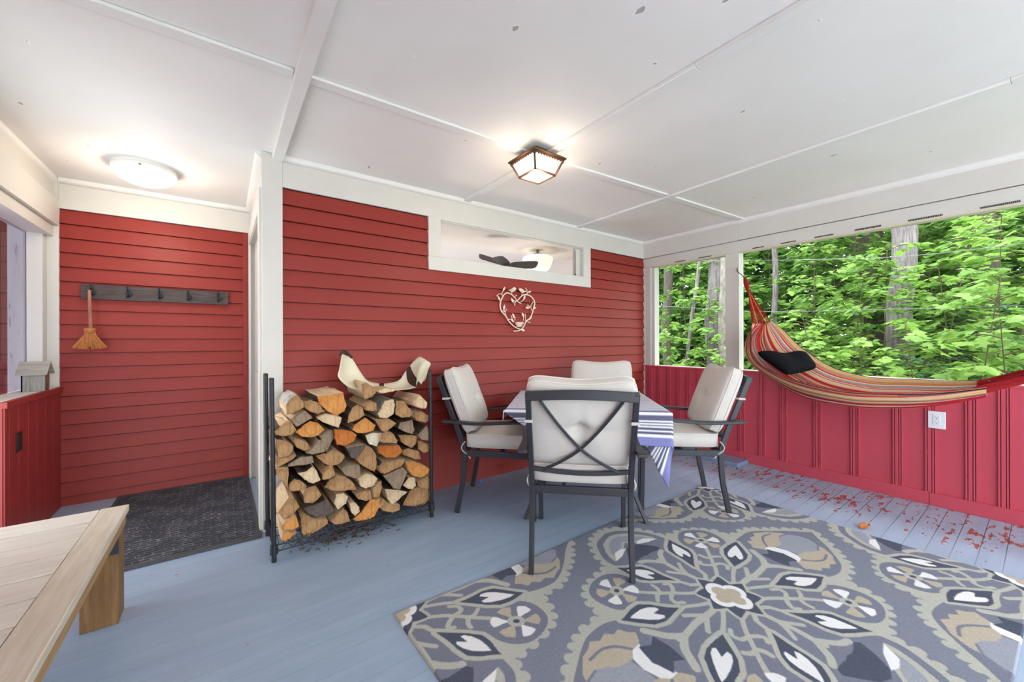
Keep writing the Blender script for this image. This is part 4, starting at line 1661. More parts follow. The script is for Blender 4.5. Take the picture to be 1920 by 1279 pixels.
NXR, NYR = 700, 440
gx, gy = np.meshgrid(np.linspace(-RA, RA, NXR + 1), np.linspace(-RB, RB, NYR + 1))
rcol = np.zeros((NYR + 1, NXR + 1, 3))
for ox, oy in ((-.0009, -.0009), (.0009, -.0009), (-.0009, .0009), (.0009, .0009)):
    wob = .0035
    rcol += rug_colors(gx + ox + wob * np.sin(gy * 31 + gx * 9), gy + oy + wob * np.sin(gx * 27 - gy * 13)) / 4
me = bpy.data.meshes.new('area_rug')
vz = RUGZ - .001 + .0006 * np.sin(gx * 40) * np.sin(gy * 33)
ex = np.minimum(np.minimum(gx + RA, RA - gx), np.minimum(gy + RB, RB - gy))
vz = np.where(ex < .001, .0008, vz)
verts = np.stack([gx + .006 * np.sin(gy * 5), gy + .008 * np.sin(gx * 4 + 1), vz], -1).reshape(-1, 3)
idx = (np.arange(NYR)[:, None] * (NXR + 1) + np.arange(NXR)[None, :]).ravel()
faces = np.stack([idx, idx + 1, idx + NXR + 2, idx + NXR + 1], -1)
me.vertices.add(len(verts))
me.vertices.foreach_set('co', verts.astype(np.float32).ravel())
me.loops.add(faces.size)
me.loops.foreach_set('vertex_index', faces.astype(np.int32).ravel())
me.polygons.add(len(faces))
me.polygons.foreach_set('loop_start', np.arange(0, faces.size, 4, dtype=np.int32))
me.update(calc_edges=True)
ca = me.color_attributes.new('Col', 'FLOAT_COLOR', 'POINT')
arr = np.ones((len(verts), 4), np.float32)
arr[:, :3] = rcol.reshape(-1, 3)
ca.data.foreach_set('color', arr.ravel())
me.materials.append(M['rug'])
rug = bpy.data.objects.new('area_rug', me)
COL.objects.link(rug)
rug.location = (RC.x, RC.y, 0)
tag(rug, 'grey and cream patterned area rug with flowers and scalloped medallions on porch floor', 'rug')

# ------------------------------------------------------------------ small bits on the floor
m = MB()
lf = []
for k in range(11):
    f = k / 10
    w_ = .024 * math.sin(math.pi * f) ** .7
    for s in (-1, 0, 1):
        lf.append((3.30 + .10 * f - .05 + s * w_ * .3, .705 - .02 * f + s * w_, .004 + .012 * abs(s) + .006 * math.sin(f * 3)))
m.add(lf, [(k * 3 + s, k * 3 + s + 1, k * 3 + s + 4, k * 3 + s + 3) for k in range(10) for s in (0, 1)])
tag(m.build('dry_leaf', M['deadleaf'], smooth=True, solid=.0015), 'curled dry orange leaf lying on the floorboards beside the rug', 'leaf')
m = MB()
for k in range(5):
    a = k * 2 * math.pi / 5
    m.tube([(1.76, 2.862, .012), (1.76 + .016 * math.cos(a), 2.862 + .012 * math.sin(a), .012 + .014 * math.sin(a))], [.006, .003], 6)
tag(m.build('star_toy', M['bluebit']), 'tiny bright blue plastic star on the floor against the clapboard wall', 'toy')
# ================================================================== FIREWOOD
RX0, RX1, RY0, RY1 = .222, 1.148, 2.497, 2.86
rk = thing('firewood_rack', 'black wire rack with four round posts holding the stacked firewood', 'rack', ((RX0 + RX1) / 2, (RY0 + RY1) / 2, 0))
SZ = .088
for x in (RX0, RX1):
    for y in (RY0, RY1):
        m = MB()
        m.tube([(x, y, 0), (x - .010, y, .995)], .0125, 12)
        for k in range(34):
            z = .06 + k * .0275
            m.lathe([(.0125, -.001), (.0131, 0), (.0125, .001)], (x - .010 * z, y, z), 12)
        m.lathe([(.011, 0), (.0135, .002), (.0135, .006), (.006, .010)], (x - .010, y, .995), 12)
        m.build('post', M['blackmetal'], parent=rk, smooth=True)
m = MB()
for y in (RY0, RY1):
    for dz in (0, .034):
        m.tube([(RX0, y, SZ - dz), (RX1, y, SZ - dz)], .0035, 6)
    n = 30
    pts = [(RX0 + (RX1 - RX0) * k / n, y, SZ - (.034 if k % 2 else 0)) for k in range(n + 1)]
    m.tube(pts, .0024, 5)
for x in (RX0, RX1):
    for dz in (0, .034):
        m.tube([(x, RY0, SZ - dz), (x, RY1, SZ - dz)], .0035, 6)
    pts = [(x, RY0 + (RY1 - RY0) * k / 12, SZ - (.034 if k % 2 else 0)) for k in range(13)]
    m.tube(pts, .0024, 5)
for k in range(1, 40):
    x = RX0 + (RX1 - RX0) * k / 40
    m.tube([(x, RY0, SZ + .003), (x, RY1, SZ + .003)], .0022, 5)
for y in (RY0 + .12, RY0 + .24):
    m.tube([(RX0, y, SZ - .001), (RX1, y, SZ - .001)], .003, 6)
for x in (RX0, RX1):
    for y in (RY0, RY1):
        m.lathe([(.0125, -.046), (.020, -.044), (.018, .006), (.0125, .008)], (x, y, SZ), 14)
m.build('wire_shelf', M['blackmetal'], parent=rk)

LOGS = [
    ('T b', 2493, [(284,793),(282,846),(303,883),(330,901),(349,887),(368,853),(368,826),(326,807)]),
    ('T', 2509, [(373,861),(410,863),(449,843),(464,814),(487,790),(444,778),(400,799),(373,829)]),
    ('O', 2500, [(440,883),(514,885),(582,894),(587,859),(600,818),(587,780),(544,759),(503,784),(472,815),(450,839)]),
    ('G', 2513, [(305,764),(366,805),(385,800),(417,758),(361,730),(333,718)]),
    ('O', 2514, [(328,689),(366,721),(405,743),(445,728),(465,703),(480,684),(449,655),(405,648),(361,657)]),
    ('T', 2483, [(224,714),(251,736),(292,762),(310,750),(329,705),(305,682),(274,679),(229,693)]),
    ('P', 2480, [(434,762),(479,778),(530,767),(566,749),(564,729),(550,689),(499,715),(459,737)]),
    ('G', 2526, [(454,647),(508,678),(529,670),(534,624),(492,547),(477,583)]),
    ('R', 2494, [(527,682),(574,675),(623,657),(658,629),(639,592),(596,573),(543,587),(530,631)]),
    ('T', 2492, [(230,671),(270,654),(316,616),(311,585),(283,563),(243,565),(232,614)]),
    ('T', 2534, [(321,654),(350,644),(388,622),(413,575),(374,570),(335,598),(319,633)]),
    ('G', 2505, [(413,586),(443,631),(463,628),(483,553),(423,549),(384,559)]),
    ('T', 2526, [(434,535),(466,540),(497,540),(528,557),(592,513),(597,494),(560,461),(518,455),(476,483),(446,516)]),
    ('D', 2506, [(598,556),(709,558),(687,518),(653,478),(625,494)]),
    ('T', 2515, [(655,472),(718,546),(758,522),(781,476),(784,422),(769,377),(729,403),(683,441)]),
    ('T', 2488, [(605,751),(627,795),(660,817),(688,794),(705,746),(649,718),(600,707)]),
    ('O', 2514, [(650,690),(712,726),(747,696),(779,671),(764,640),(718,629),(667,636),(633,658)]),
    ('W', 2527, [(716,612),(762,623),(819,612),(810,577),(788,532),(739,552)]),
    ('T', 2508, [(705,795),(745,830),(780,812),(783,764),(751,761),(716,771)]),
    ('P b', 2520, [(790,737),(838,817),(894,821),(906,786),(893,726),(850,703),(802,715)]),
    ('T', 2516, [(908,811),(962,806),(994,759),(1024,724),(1001,695),(949,695),(905,725)]),
    ('P b', 2483, [(1014,799),(1060,842),(1114,783),(1104,746),(1066,749),(1020,773)]),
    ('T', 2521, [(1049,727),(1090,723),(1152,683),(1159,666),(1117,642),(1055,663),(1032,691)]),
    ('G', 2512, [(934,667),(1018,675),(1035,603),(1018,580),(973,599),(922,631)]),
    ('T', 2496, [(765,708),(872,695),(903,667),(830,622),(806,638)]),
    ('T', 2481, [(801,605),(837,624),(873,613),(904,566),(904,542),(849,553),(804,563)]),
    ('T', 2527, [(927,584),(998,574),(1058,559),(1051,509),(1017,483),(978,508),(946,538)]),
    ('G', 2506, [(1055,570),(1117,625),(1141,564),(1140,519),(1082,534)]),
    ('T', 2519, [(1061,528),(1143,490),(1150,443),(1101,438),(1061,471)]),
    ('R', 2528, [(792,531),(852,528),(933,515),(959,467),(908,439),(852,446),(797,488)]),
    ('T', 2519, [(962,481),(994,488),(1067,457),(1084,397),(1034,409),(962,450)]),
    ('T', 2530, [(798,403),(822,423),(896,422),(972,417),(966,390),(927,348),(871,331),(810,359)]),
    ('O', 2501, [(974,402),(1026,399),(1093,361),(1141,326),(1127,296),(1073,279),(1013,307),(980,351)]),
    ('T', 2524, [(232,555),(334,553),(315,535),(273,516),(234,502)]),
    ('G', 2504, [(294,517),(355,548),(413,543),(422,503),(364,498),(285,505)]),
    ('T p', 2531, [(695,935),(723,944),(782,899),(785,874),(758,847),(714,836)]),
    ('P p', 2528, [(793,880),(853,900),(922,885),(897,872),(811,867)]),
    ('T', 2485, [(231,506),(291,499),(287,391),(251,450),(231,475)]),
    ('P', 2487, [(333,464),(381,465),(410,487),(434,455),(454,399),(419,387),(390,399),(361,432)]),
    ('T', 2491, [(462,432),(500,463),(523,458),(531,412),(500,396),(462,399)]),
    ('G', 2533, [(572,427),(615,447),(682,434),(693,368),(659,351),(604,380)]),
    ('T', 2503, [(293,405),(321,430),(354,413),(385,374),(354,359),(312,361),(296,373)]),
    ('T', 2514, [(476,345),(505,378),(546,391),(600,375),(643,331),(663,286),(616,297),(562,301),(515,317)]),
    ('P p', 2496, [(664,355),(712,380),(758,359),(784,335),(758,297),(711,289),(678,311)]),
    ('T', 2507, [(749,274),(790,313),(811,314),(814,266),(796,216),(761,219)]),
    ('G', 2501, [(818,345),(948,374),(980,337),(954,280),(929,233),(885,249)]),
    ('P', 2499, [(947,257),(986,299),(1032,289),(1038,237),(1018,216),(986,224)]),
    ('T', 2512, [(1050,256),(1146,284),(1149,209),(1125,182),(1057,223)]),
    ('T', 2512, [(365,328),(384,361),(433,364),(463,305),(443,282),(413,267),(374,277)]),
    ('D', 2529, [(372,244),(446,253),(487,266),(507,238),(539,180),(497,168),(426,179),(386,214)]),
    ('P', 2517, [(531,231),(542,285),(584,286),(611,257),(600,219),(552,192)]),
    ('T', 2531, [(648,261),(716,269),(753,261),(759,206),(721,197),(675,220)]),
    ('P', 2527, [(839,249),(919,227),(990,196),(932,159),(884,137),(857,177)]),
    ('T', 2534, [(1006,196),(1053,211),(1135,186),(1156,123),(1121,79),(1039,83),(960,112)]),
    ('T p', 2516, [(240,256),(295,327),(318,316),(349,260),(313,227),(271,209)]),
    ('O p', 2488, [(257,184),(310,227),(328,217),(342,160),(305,152),(268,165)]),
    ('O p', 2527, [(261,90),(270,134),(295,132),(338,114),(309,96),(281,81)]),
    ('T', 2533, [(360,100),(358,182),(372,205),(426,164),(497,144),(502,120),(456,94),(387,68)]),
    ('T', 2529, [(510,131),(549,160),(587,190),(608,161),(627,99),(581,94),(533,105)]),
    ('P', 2511, [(615,218),(648,215),(676,180),(678,150),(648,129),(626,163)]),
    ('O', 2519, [(639,111),(689,144),(741,202),(806,198),(806,150),(770,93),(723,82),(655,92)]),
    ('T', 2491, [(797,150),(827,190),(857,153),(925,136),(925,105),(875,100),(814,127)]),
]

cname = {'T': 'tan', 'O': 'orange', 'R': 'bright orange', 'P': 'pale', 'W': 'cream', 'G': 'greyish', 'D': 'dark grey'}
info = []
for code, yf, P in LOGS:
    xs, zs = [p[0] for p in P], [p[1] for p in P]
    w_, h_ = max(xs) - min(xs), max(zs) - min(zs)
    A_ = 0.0
    for k in range(len(P)):
        A_ += P[k][0] * P[(k + 1) % len(P)][1] - P[(k + 1) % len(P)][0] * P[k][1]
    info.append((sum(xs) / len(P), sum(zs) / len(P), w_, h_, abs(A_) / 2))
# rows by height, counted from the shelf; order along the row from the entry side
rows = {}
for i, q in enumerate(info):
    rows.setdefault(min(7, int((q[1] - 85) / 105)), []).append(i)
ordn = ['first', 'second', 'third', 'fourth', 'fifth', 'sixth', 'seventh', 'eighth', 'ninth', 'tenth', 'eleventh', 'twelfth', 'thirteenth']
rown = ['bottom row', 'second row up', 'third row up', 'fourth row up', 'fifth row up', 'sixth row up', 'upper row', 'top row']
rng = random.Random(11)
for r_, ids in sorted(rows.items()):
    ids.sort(key=lambda i: info[i][0])
    for o_, i in enumerate(ids):
        code, yf, P = LOGS[i]
        col, extra = code.split(' ')[0], code[2:]
        cx_, cz_, w_, h_, ar = info[i]
        shape = 'half round' if ar > 11000 and w_ > 1.5 * h_ else ('wedge shaped' if len(P) <= 5 else ('flat' if w_ > 2.1 * h_ else ('narrow' if h_ > 1.25 * w_ else 'chunky')))
        L_ = rng.uniform(.36, .41)
        # finer, slightly rough outline
        ring = []
        n = len(P)
        for k in range(n):
            a, b = Vector((P[k][0] / 1000, P[k][1] / 1000)), Vector((P[(k + 1) % n][0] / 1000, P[(k + 1) % n][1] / 1000))
            for q in range(3):
                p = a.lerp(b, q / 3)
                if q:
                    p += Vector((rng.uniform(-1, 1), rng.uniform(-1, 1))) * .0022
                ring.append(p)
        c = Vector((cx_ / 1000, cz_ / 1000))
        y0 = yf / 1000
        vs, fs, mi = [], [], []
        N_ = len(ring)
        layers = ((0.0, .93, 0.0), (.004, 1.0, 0.0), (.10, 1.0, .003), (.22, .985, .005), (.32, .97, .004), (1.0, .95, .003))
        skew = Vector((rng.uniform(-.012, .012), rng.uniform(-.008, .008)))
        for q, (f, sc_, jit) in enumerate(layers):
            dpt = f if f < 1 else L_
            for p in ring:
                w2 = c + (p - c) * sc_ + skew * (dpt / L_) + Vector((rng.uniform(-1, 1), rng.uniform(-1, 1))) * jit
                vs.append((w2.x, y0 + dpt + (rng.uniform(-.002, .002) if q < 2 else 0), w2.y))
        fs.append(tuple(range(N_)))
        mi.append(0)
        birch = 'b' in extra
        for q in range(len(layers) - 1):
            for k in range(N_):
                k2 = (k + 1) % N_
                fs.append((q * N_ + k2, q * N_ + k, (q + 1) * N_ + k, (q + 1) * N_ + k2))
                mid = (ring[k] + ring[k2]) / 2 - c
                # lower-outer sides carry bark, upper and left faces are split wood
                seg = (k // 3) % n
                barky = (math.sin(i * 1.7 + seg * 1.1) > 0.15)
                if 'p' in extra:
                    barky = False
                mi.append(0 if q == 0 else (1 if barky else 2))
        fs.append(tuple(reversed([(len(layers) - 1) * N_ + k for k in range(N_)])))
        mi.append(0)
        m = MB()
        m.v, m.f, m.m = vs, fs, mi
        lg = m.build('firewood_log', [M['end' + col], M['birch' if birch else 'bark'], M['split']], origin=(c.x, y0 + .02, c.y))
        place = 'at the entry end' if o_ == 0 else ('at the chair end' if o_ == len(ids) - 1 else ordn[o_] + ' from entry end')
        tag(lg, '%s %s log in %s of stack, %s' % (cname[col], shape, rown[r_], place), 'log', 'split logs stacked on the wire rack')

# canvas log carrier lying on top of the stack
lc = thing('log_carrier', 'cream canvas log carrier with brown straps slumped on top of the firewood', 'carrier', (.9, 2.7, .86))
CF = [(.612, 1.119), (.591, 1.030), (.584, .976), (.655, .905), (.760, .872), (.859, .864), (.958, .862), (1.075, .872), (1.138, .905), (1.172, .985), (1.168, 1.030)]
CK = [(.701, 1.092), (.728, 1.048), (.762, .990), (.807, .930), (.879, .905), (.936, .900), (1.030, .915), (1.078, .972), (1.127, 1.030), (1.188, 1.083), (1.240, 1.060)]
F_ = smoothline([(x, 2.66 - .03 * math.sin(k), z) for k, (x, z) in enumerate(CF)], 5)
K_ = smoothline([(x, 2.80, z) for x, z in CK], 5)
nF = len(F_)


def cloth_strip(m, i0, i1, lift, mi=0, n=10):
    vs = []
    for i in range(i0, i1 + 1):
        for j in range(n + 1):
            f = j / n
            p = F_[i].lerp(K_[i], f)
            bul = math.sin(f * math.pi)
            p = p + Vector((0, .05 * bul * math.sin(i * .22), .012 * bul * math.sin(i * .5) - .02 * bul * (1 if .25 < i / nF < .75 else 0)))
            p.y -= lift
            p.z += lift * .5
            vs.append(p)
    m.add(vs, [((i) * (n + 1) + j, (i) * (n + 1) + j + 1, (i + 1) * (n + 1) + j + 1, (i + 1) * (n + 1) + j) for i in range(i1 - i0) for j in range(n)], mi)


m = MB()
cloth_strip(m, 0, nF - 1, 0)
m.build('canvas_body', M['canvas'], parent=lc, smooth=True, solid=.004)
for a, b in ((21, 24), (36, 39)):
    m = MB()
    cloth_strip(m, a, b, .004)
    m.build('strap', M['brownstrap'], parent=lc, smooth=True, solid=.004)
m = MB()
m.tube(smoothline([(.604, 2.665, 1.112), (.622, 2.69, 1.138), (.655, 2.74, 1.125), (.700, 2.795, 1.092)], 5), .011, 8)
m.build('handle', M['brownstrap'], parent=lc, smooth=True)
# folded end of the carrier beside the right post
m = MB()
fl = [[(1.215, 1.035), (1.196, 1.062), (1.150, 1.066), (1.118, 1.045)], [(1.190, 1.010), (1.168, 1.040), (1.130, 1.030), (1.100, 1.000)], [(1.184, .960), (1.150, .975), (1.118, .970), (1.094, .950)], [(1.175, .905), (1.14, .905), (1.11, .895), (1.088, .870)]]
vs = [(x, 2.625 + .03 * math.sin(j * 1.5) + .01 * i, z) for i, r_ in enumerate(fl) for j, (x, z) in enumerate(r_)]
m.add(vs, [(i * 4 + j, i * 4 + j + 1, (i + 1) * 4 + j + 1, (i + 1) * 4 + j) for i in range(3) for j in range(3)])
fo = m.build('folded_flap', M['canvas'], parent=lc, smooth=True, solid=.004)
fo.modifiers.new('sub', 'SUBSURF').render_levels = 2

# bark crumbs under the rack
m = MB()
rng = random.Random(4)
for k in range(420):
    x, y = rng.gauss(.62, .17), rng.gauss(2.60, .07)
    if not (.3 < x < 1.1):
        continue
    a, l = rng.uniform(0, 3.14), rng.uniform(.006, .035)
    zb_ = .004 if k % 3 else SZ + .008
    p = Vector((x, y, zb_))
    d = Vector((math.cos(a), math.sin(a), rng.uniform(-.05, .1))) * l
    m.bar([p - d / 2, p + d / 2], rng.uniform(.002, .006), .002)
cb = m.build('bark_crumbs', M['chips'])
cb['kind'] = 'stuff'
tag(cb, 'scattered bark crumbs and twigs on and under the wire rack shelf', 'bark crumbs')
# ================================================================== HAMMOCK
HAM = [[(4.08, 1.517, 1.374), (4.04, 1.591, 1.356), (3.98, 1.636, 1.361)], [(4.1, 1.417, 1.283), (3.99, 1.672, 1.225), (3.9, 1.606, 1.25)],
       [(4.1, 1.299, 1.149), (3.9, 1.645, 1.084), (3.77, 1.545, 1.085)], [(4.08, 1.144, 1.028), (3.84, 1.500, .930), (3.67, 1.430, .985)],
       [(4.05, 1.007, .956), (3.78, 1.159, .745), (3.6, 1.190, .895)], [(4.02, .787, .909), (3.74, .85, .712), (3.58, .880, .838)],
       [(3.95, .566, .918), (3.74, .611, .733), (3.6, .651, .842)], [(3.88, .374, .923), (3.72, .419, .781), (3.64, .433, .862)],
       [(3.80, .213, .941), (3.72, .221, .862), (3.68, .218, .91)]]
hm = thing('hammock', 'striped red and orange fabric hammock hanging along the open side of the porch', 'hammock', (3.9, .9, .70))
NSx, NTx = 72, 300
rows_ = []
for Fp, Bp, Np in HAM:
    Fp, Bp, Np = Vector(Fp), Vector(Bp), Vector(Np)
    q1 = Fp.lerp(Bp, .5) + Vector((.0, 0, -.02))
    q2 = Bp.lerp(Np, .5) + Vector((-.03, 0, -.012))
    rows_.append(smoothline([Fp, q1, Bp, q2, Np], NTx // 4))
colsT = [smoothline([r[k] for r in rows_], NSx // 8) for k in range(NTx + 1)]
pal = [lin(c) for c in ((178, 40, 44), (214, 146, 84), (222, 206, 178), (186, 100, 98), (52, 44, 44), (214, 172, 128), (190, 74, 62), (160, 158, 160), (206, 128, 120), (132, 88, 98), (222, 178, 110), (168, 38, 50), (110, 104, 108), (206, 190, 170))]
rng = random.Random(9)
stripe, k = [], 0
while len(stripe) < NTx + 1:
    wd_ = rng.choice((2, 2, 3, 3, 4, 5, 7))
    c = pal[rng.randrange(len(pal))]
    if wd_ > 3 and c == pal[4]:
        wd_ = 2
    stripe += [c] * wd_
m = MB()
vs, cols = [], []
for i in range(len(colsT[0])):
    for k in range(NTx + 1):
        p = colsT[k][i].copy()
        edge_ = min(k, NTx - k) / NTx
        pleat = .006 * math.sin(k * .42) + .004 * math.sin(k * .17 + 1)
        endf = abs(i / (len(colsT[0]) - 1) - .5) * 2
        p += Vector((-.3, 0, 1)) * pleat * (.5 + 1.0 * endf ** 2)
        vs.append(p)
        cols.append(stripe[k])
nl = NTx + 1
m.add(vs, [(i * nl + k, i * nl + k + 1, (i + 1) * nl + k + 1, (i + 1) * nl + k) for i in range(len(colsT[0]) - 1) for k in range(NTx)])
m.build('sheet', M['hammock'], parent=hm, smooth=True, angle=120, colors=np.array(cols))
m = MB()
P0, P1 = Vector((4.088, 1.715, 1.695)), Vector((4.118, 1.757, 1.808))
for k in range(0, NTx + 1, 18):
    e = colsT[k][0]
    mid = P0.lerp(e, .5) + Vector((0, 0, -.004))
    m.tube([P0, mid, e], [.0026, .0028, .0032], 5, mi=(1 if (k // 18) % 7 == 3 else 0))
m.build('head_cords', [M['redcord'], M['orangecord']], parent=hm, smooth=True)
m = MB()
Pf = Vector((4.12, -1.34, 1.78))
for k in range(0, NTx + 1, 10):
    e = colsT[k][-1]
    j = Vector((rng.uniform(-.012, .012), 0, rng.uniform(-.012, .012)))
    m.tube([e + Vector((0, .05, -.004)), e.lerp(Pf, .3) + j - Vector((0, 0, .03)), Pf], [.005, .005, .004], 5)
m.build('foot_cords', [M['redcord'], M['orangecord']], parent=hm, smooth=True)
m = MB()
m.tube(smoothline([P1, P1.lerp(P0, .3) + Vector((0, 0, .004)), P1.lerp(P0, .7), P0 + Vector((0, 0, -.02))], 4), [.010, .014, .017, .018, .018, .019, .019, .020, .020, .019, .017, .015, .012], 10)
m.build('loop_wrap', M['redcord'], parent=hm, smooth=True)

hk = thing('hammock_hook', 'dark steel eye screw with S hook in the white post holding the hammock', 'hook', (W, 1.845, 1.90))
m = MB()
ec = Vector((W - .030, 1.828, 1.902))
m.tube([(W + .01, 1.850, 1.905), (W - .012, 1.838, 1.904)], .004, 6)
m.tube([ec + Vector((.018 * math.cos(a), .008 * math.cos(a), .018 * math.sin(a))) for a in np.linspace(0, 6.28, 17)], .0038, 6)
m.build('eye_screw', M['frame'], parent=hk, smooth=True)
m = MB()
m.tube(smoothline([ec + Vector((.008, 0, -.006)), ec + Vector((0, -.004, -.020)), ec + Vector((-.008, -.02, -.035)), ec + Vector((.004, -.04, -.055)), ec + Vector((-.004, -.058, -.078)), ec + Vector((-.006, -.070, -.094)), ec + Vector((-.014, -.062, -.084))], 5), .0042, 6)
m.build('s_hook', M['frame'], parent=hk, smooth=True)

# black pillow lying in the hammock
TLp, TRp, BRp, BLp = Vector((3.755, 1.520, 1.075)), Vector((4.015, 1.240, 1.075)), Vector((3.995, 1.150, .950)), Vector((3.69, 1.262, .902))
nrm = ((TRp - TLp).cross(BLp - TLp)).normalized()
if nrm.x > 0:
    nrm = -nrm
m = MB()


def xfp(u, v, n):
    a, b = u + .5, .5 - v
    p = TLp.lerp(TRp, a).lerp(BLp.lerp(BRp, a), b)
    p = p - Vector((0, 0, .022)) * math.exp(-((a - .55) / .18) ** 2) * (1 - b)
    return p + nrm * (n + .028)


pillow_mesh(m, 1.0, 1.0, .085, xfp, nu=26, nv=22, tuft=None, wave=0, boxy=.25)
tag(m.build('pillow', M['black_cloth'], smooth=True, angle=80, origin=tuple((BLp + BRp) / 2)), 'soft black pillow lying inside the striped hammock', 'pillow')

# ================================================================== WOODS BEYOND THE RAILING
TH = R(36.288)


def dir_y(u, x):
    """y where the line of sight through column u meets the plane x"""
    return x / math.tan(TH + math.atan((u - 960) / 738.2))


TPL = np.array([(0, 0), (.02, .30), (-.04, .46), (.24, .34), (.50, .60), (.56, .30), (.76, .26), (1.05, 0), (.76, -.26), (.56, -.30), (.50, -.60), (.24, -.34), (-.04, -.46), (.02, -.30)])
TPZ = -.22 * np.abs(TPL[:, 1]) - .10 * TPL[:, 0] ** 2
NTL = len(TPL)


def leaf_mesh(name, pos, d, up, size, tone, mat):
    """pos, d (leaf axis), up (leaf normal): (n,3); size, tone: (n,)"""
    n = len(pos)
    d = d / np.linalg.norm(d, axis=1, keepdims=True)
    s = np.cross(up, d)
    s /= np.linalg.norm(s, axis=1, keepdims=True) + 1e-9
    w = np.cross(d, s)
    V = pos[:, None, :] + size[:, None, None] * (TPL[None, :, 0:1] * d[:, None, :] + TPL[None, :, 1:2] * s[:, None, :] + TPZ[None, :, None] * w[:, None, :])
    C = pos + size[:, None] * .42 * d
    verts = np.concatenate([V, C[:, None, :]], 1).reshape(-1, 3).astype(np.float32)
    base = np.arange(n)[:, None] * (NTL + 1)
    tri = np.array([(NTL, k, (k + 1) % NTL) for k in range(NTL)]).ravel()
    loops = (base + tri[None, :]).astype(np.int32).ravel()
    me = bpy.data.meshes.new(name)
    me.vertices.add(len(verts))
    me.vertices.foreach_set('co', verts.ravel())
    me.loops.add(len(loops))
    me.loops.foreach_set('vertex_index', loops)
    me.polygons.add(len(loops) // 3)
    me.polygons.foreach_set('loop_start', np.arange(0, len(loops), 3, dtype=np.int32))
    me.update(calc_edges=True)
    ca = me.color_attributes.new('Col', 'FLOAT_COLOR', 'POINT')
    arr = np.ones((n, NTL + 1, 4), np.float32)
    arr[:, :, :3] = np.clip(tone, 0, 1)[:, None, None]
    ca.data.foreach_set('color', arr.ravel())
    me.materials.append(mat)
    return me


NR = np.random.RandomState(21)


def sapling(label, x, y, z0, height, spread, nb, lsize, tone, name='maple_sapling', mat='leaf', f0=.22, grp='maple saplings beyond the railing'):
    root = thing(name, label, 'tree', (x, y, z0), grp)
    lean = NR.uniform(-.13, .13, 2) * height
    sp_ = [(0, 0, 0), (lean[0] * .2, lean[1] * .2, height * .35), (lean[0] * .6, lean[1] * .6, height * .7), (lean[0], lean[1], height)]
    S = smoothline(sp_, 5)
    m = MB()
    rad = [max(.003, .003 + .007 * height / 3 * (1 - i / len(S))) for i in range(len(S))]
    m.tube(S, rad, 6)
    P, Dv, U, Sz, Tn = [], [], [], [], []
    for b in range(nb):
        f = f0 + (1 - f0) * (b + .5) / nb
        a = b * 2.4 + NR.uniform(-.4, .4)
        i = min(len(S) - 1, int(f * (len(S) - 1)))
        o = S[i]
        ln_ = spread * (1.0 - .62 * f) * NR.uniform(.75, 1.2)
        dv = Vector((math.cos(a), math.sin(a), 0))
        B = smoothline([o, o + dv * ln_ * .4 + Vector((0, 0, ln_ * .16)), o + dv * ln_ * .8 + Vector((0, 0, ln_ * .13)), o + dv * ln_ + Vector((0, 0, ln_ * .02))], 3)
        m.tube(B, [.006 * (1 - .8 * k / len(B)) for k in range(len(B))], 4)
        side = Vector((-dv.y, dv.x, 0))
        nlf = max(5, int(ln_ / lsize * 3.7))
        for k in range(nlf):
            g = .25 + .75 * (k + NR.uniform(0, 1)) / nlf
            p = o + dv * ln_ * g + Vector((0, 0, ln_ * (.16 * math.sin(g * 2.6)))) + side * NR.uniform(-.30, .30) * ln_ * (1.15 - g) + Vector((0, 0, NR.uniform(-.06, .05)))
            sd = 1 if k % 2 else -1
            dl = dv * NR.uniform(.2, 1) + side * sd * NR.uniform(.2, 1) + Vector((0, 0, NR.uniform(-.55, .05)))
            P.append(p)
            Dv.append(dl)
            U.append((NR.uniform(-.45, .3), NR.uniform(-.4, .4), 1))
            Sz.append(lsize * NR.uniform(.6, 1.25))
            Tn.append(tone + NR.uniform(-.28, .28))
    st_ = m.build('stem', M['stem'], parent=None, origin=(0, 0, 0), smooth=True)
    st_.parent = root
    st_.location = (0, 0, 0)
    me = leaf_mesh('foliage', np.array([tuple(q) for q in P]), np.array([tuple(q) for q in Dv]), np.array(U), np.array(Sz), np.array(Tn), M[mat])
    ob = bpy.data.objects.new('foliage', me)
    COL.objects.link(ob)
    ob.parent = root
    return root


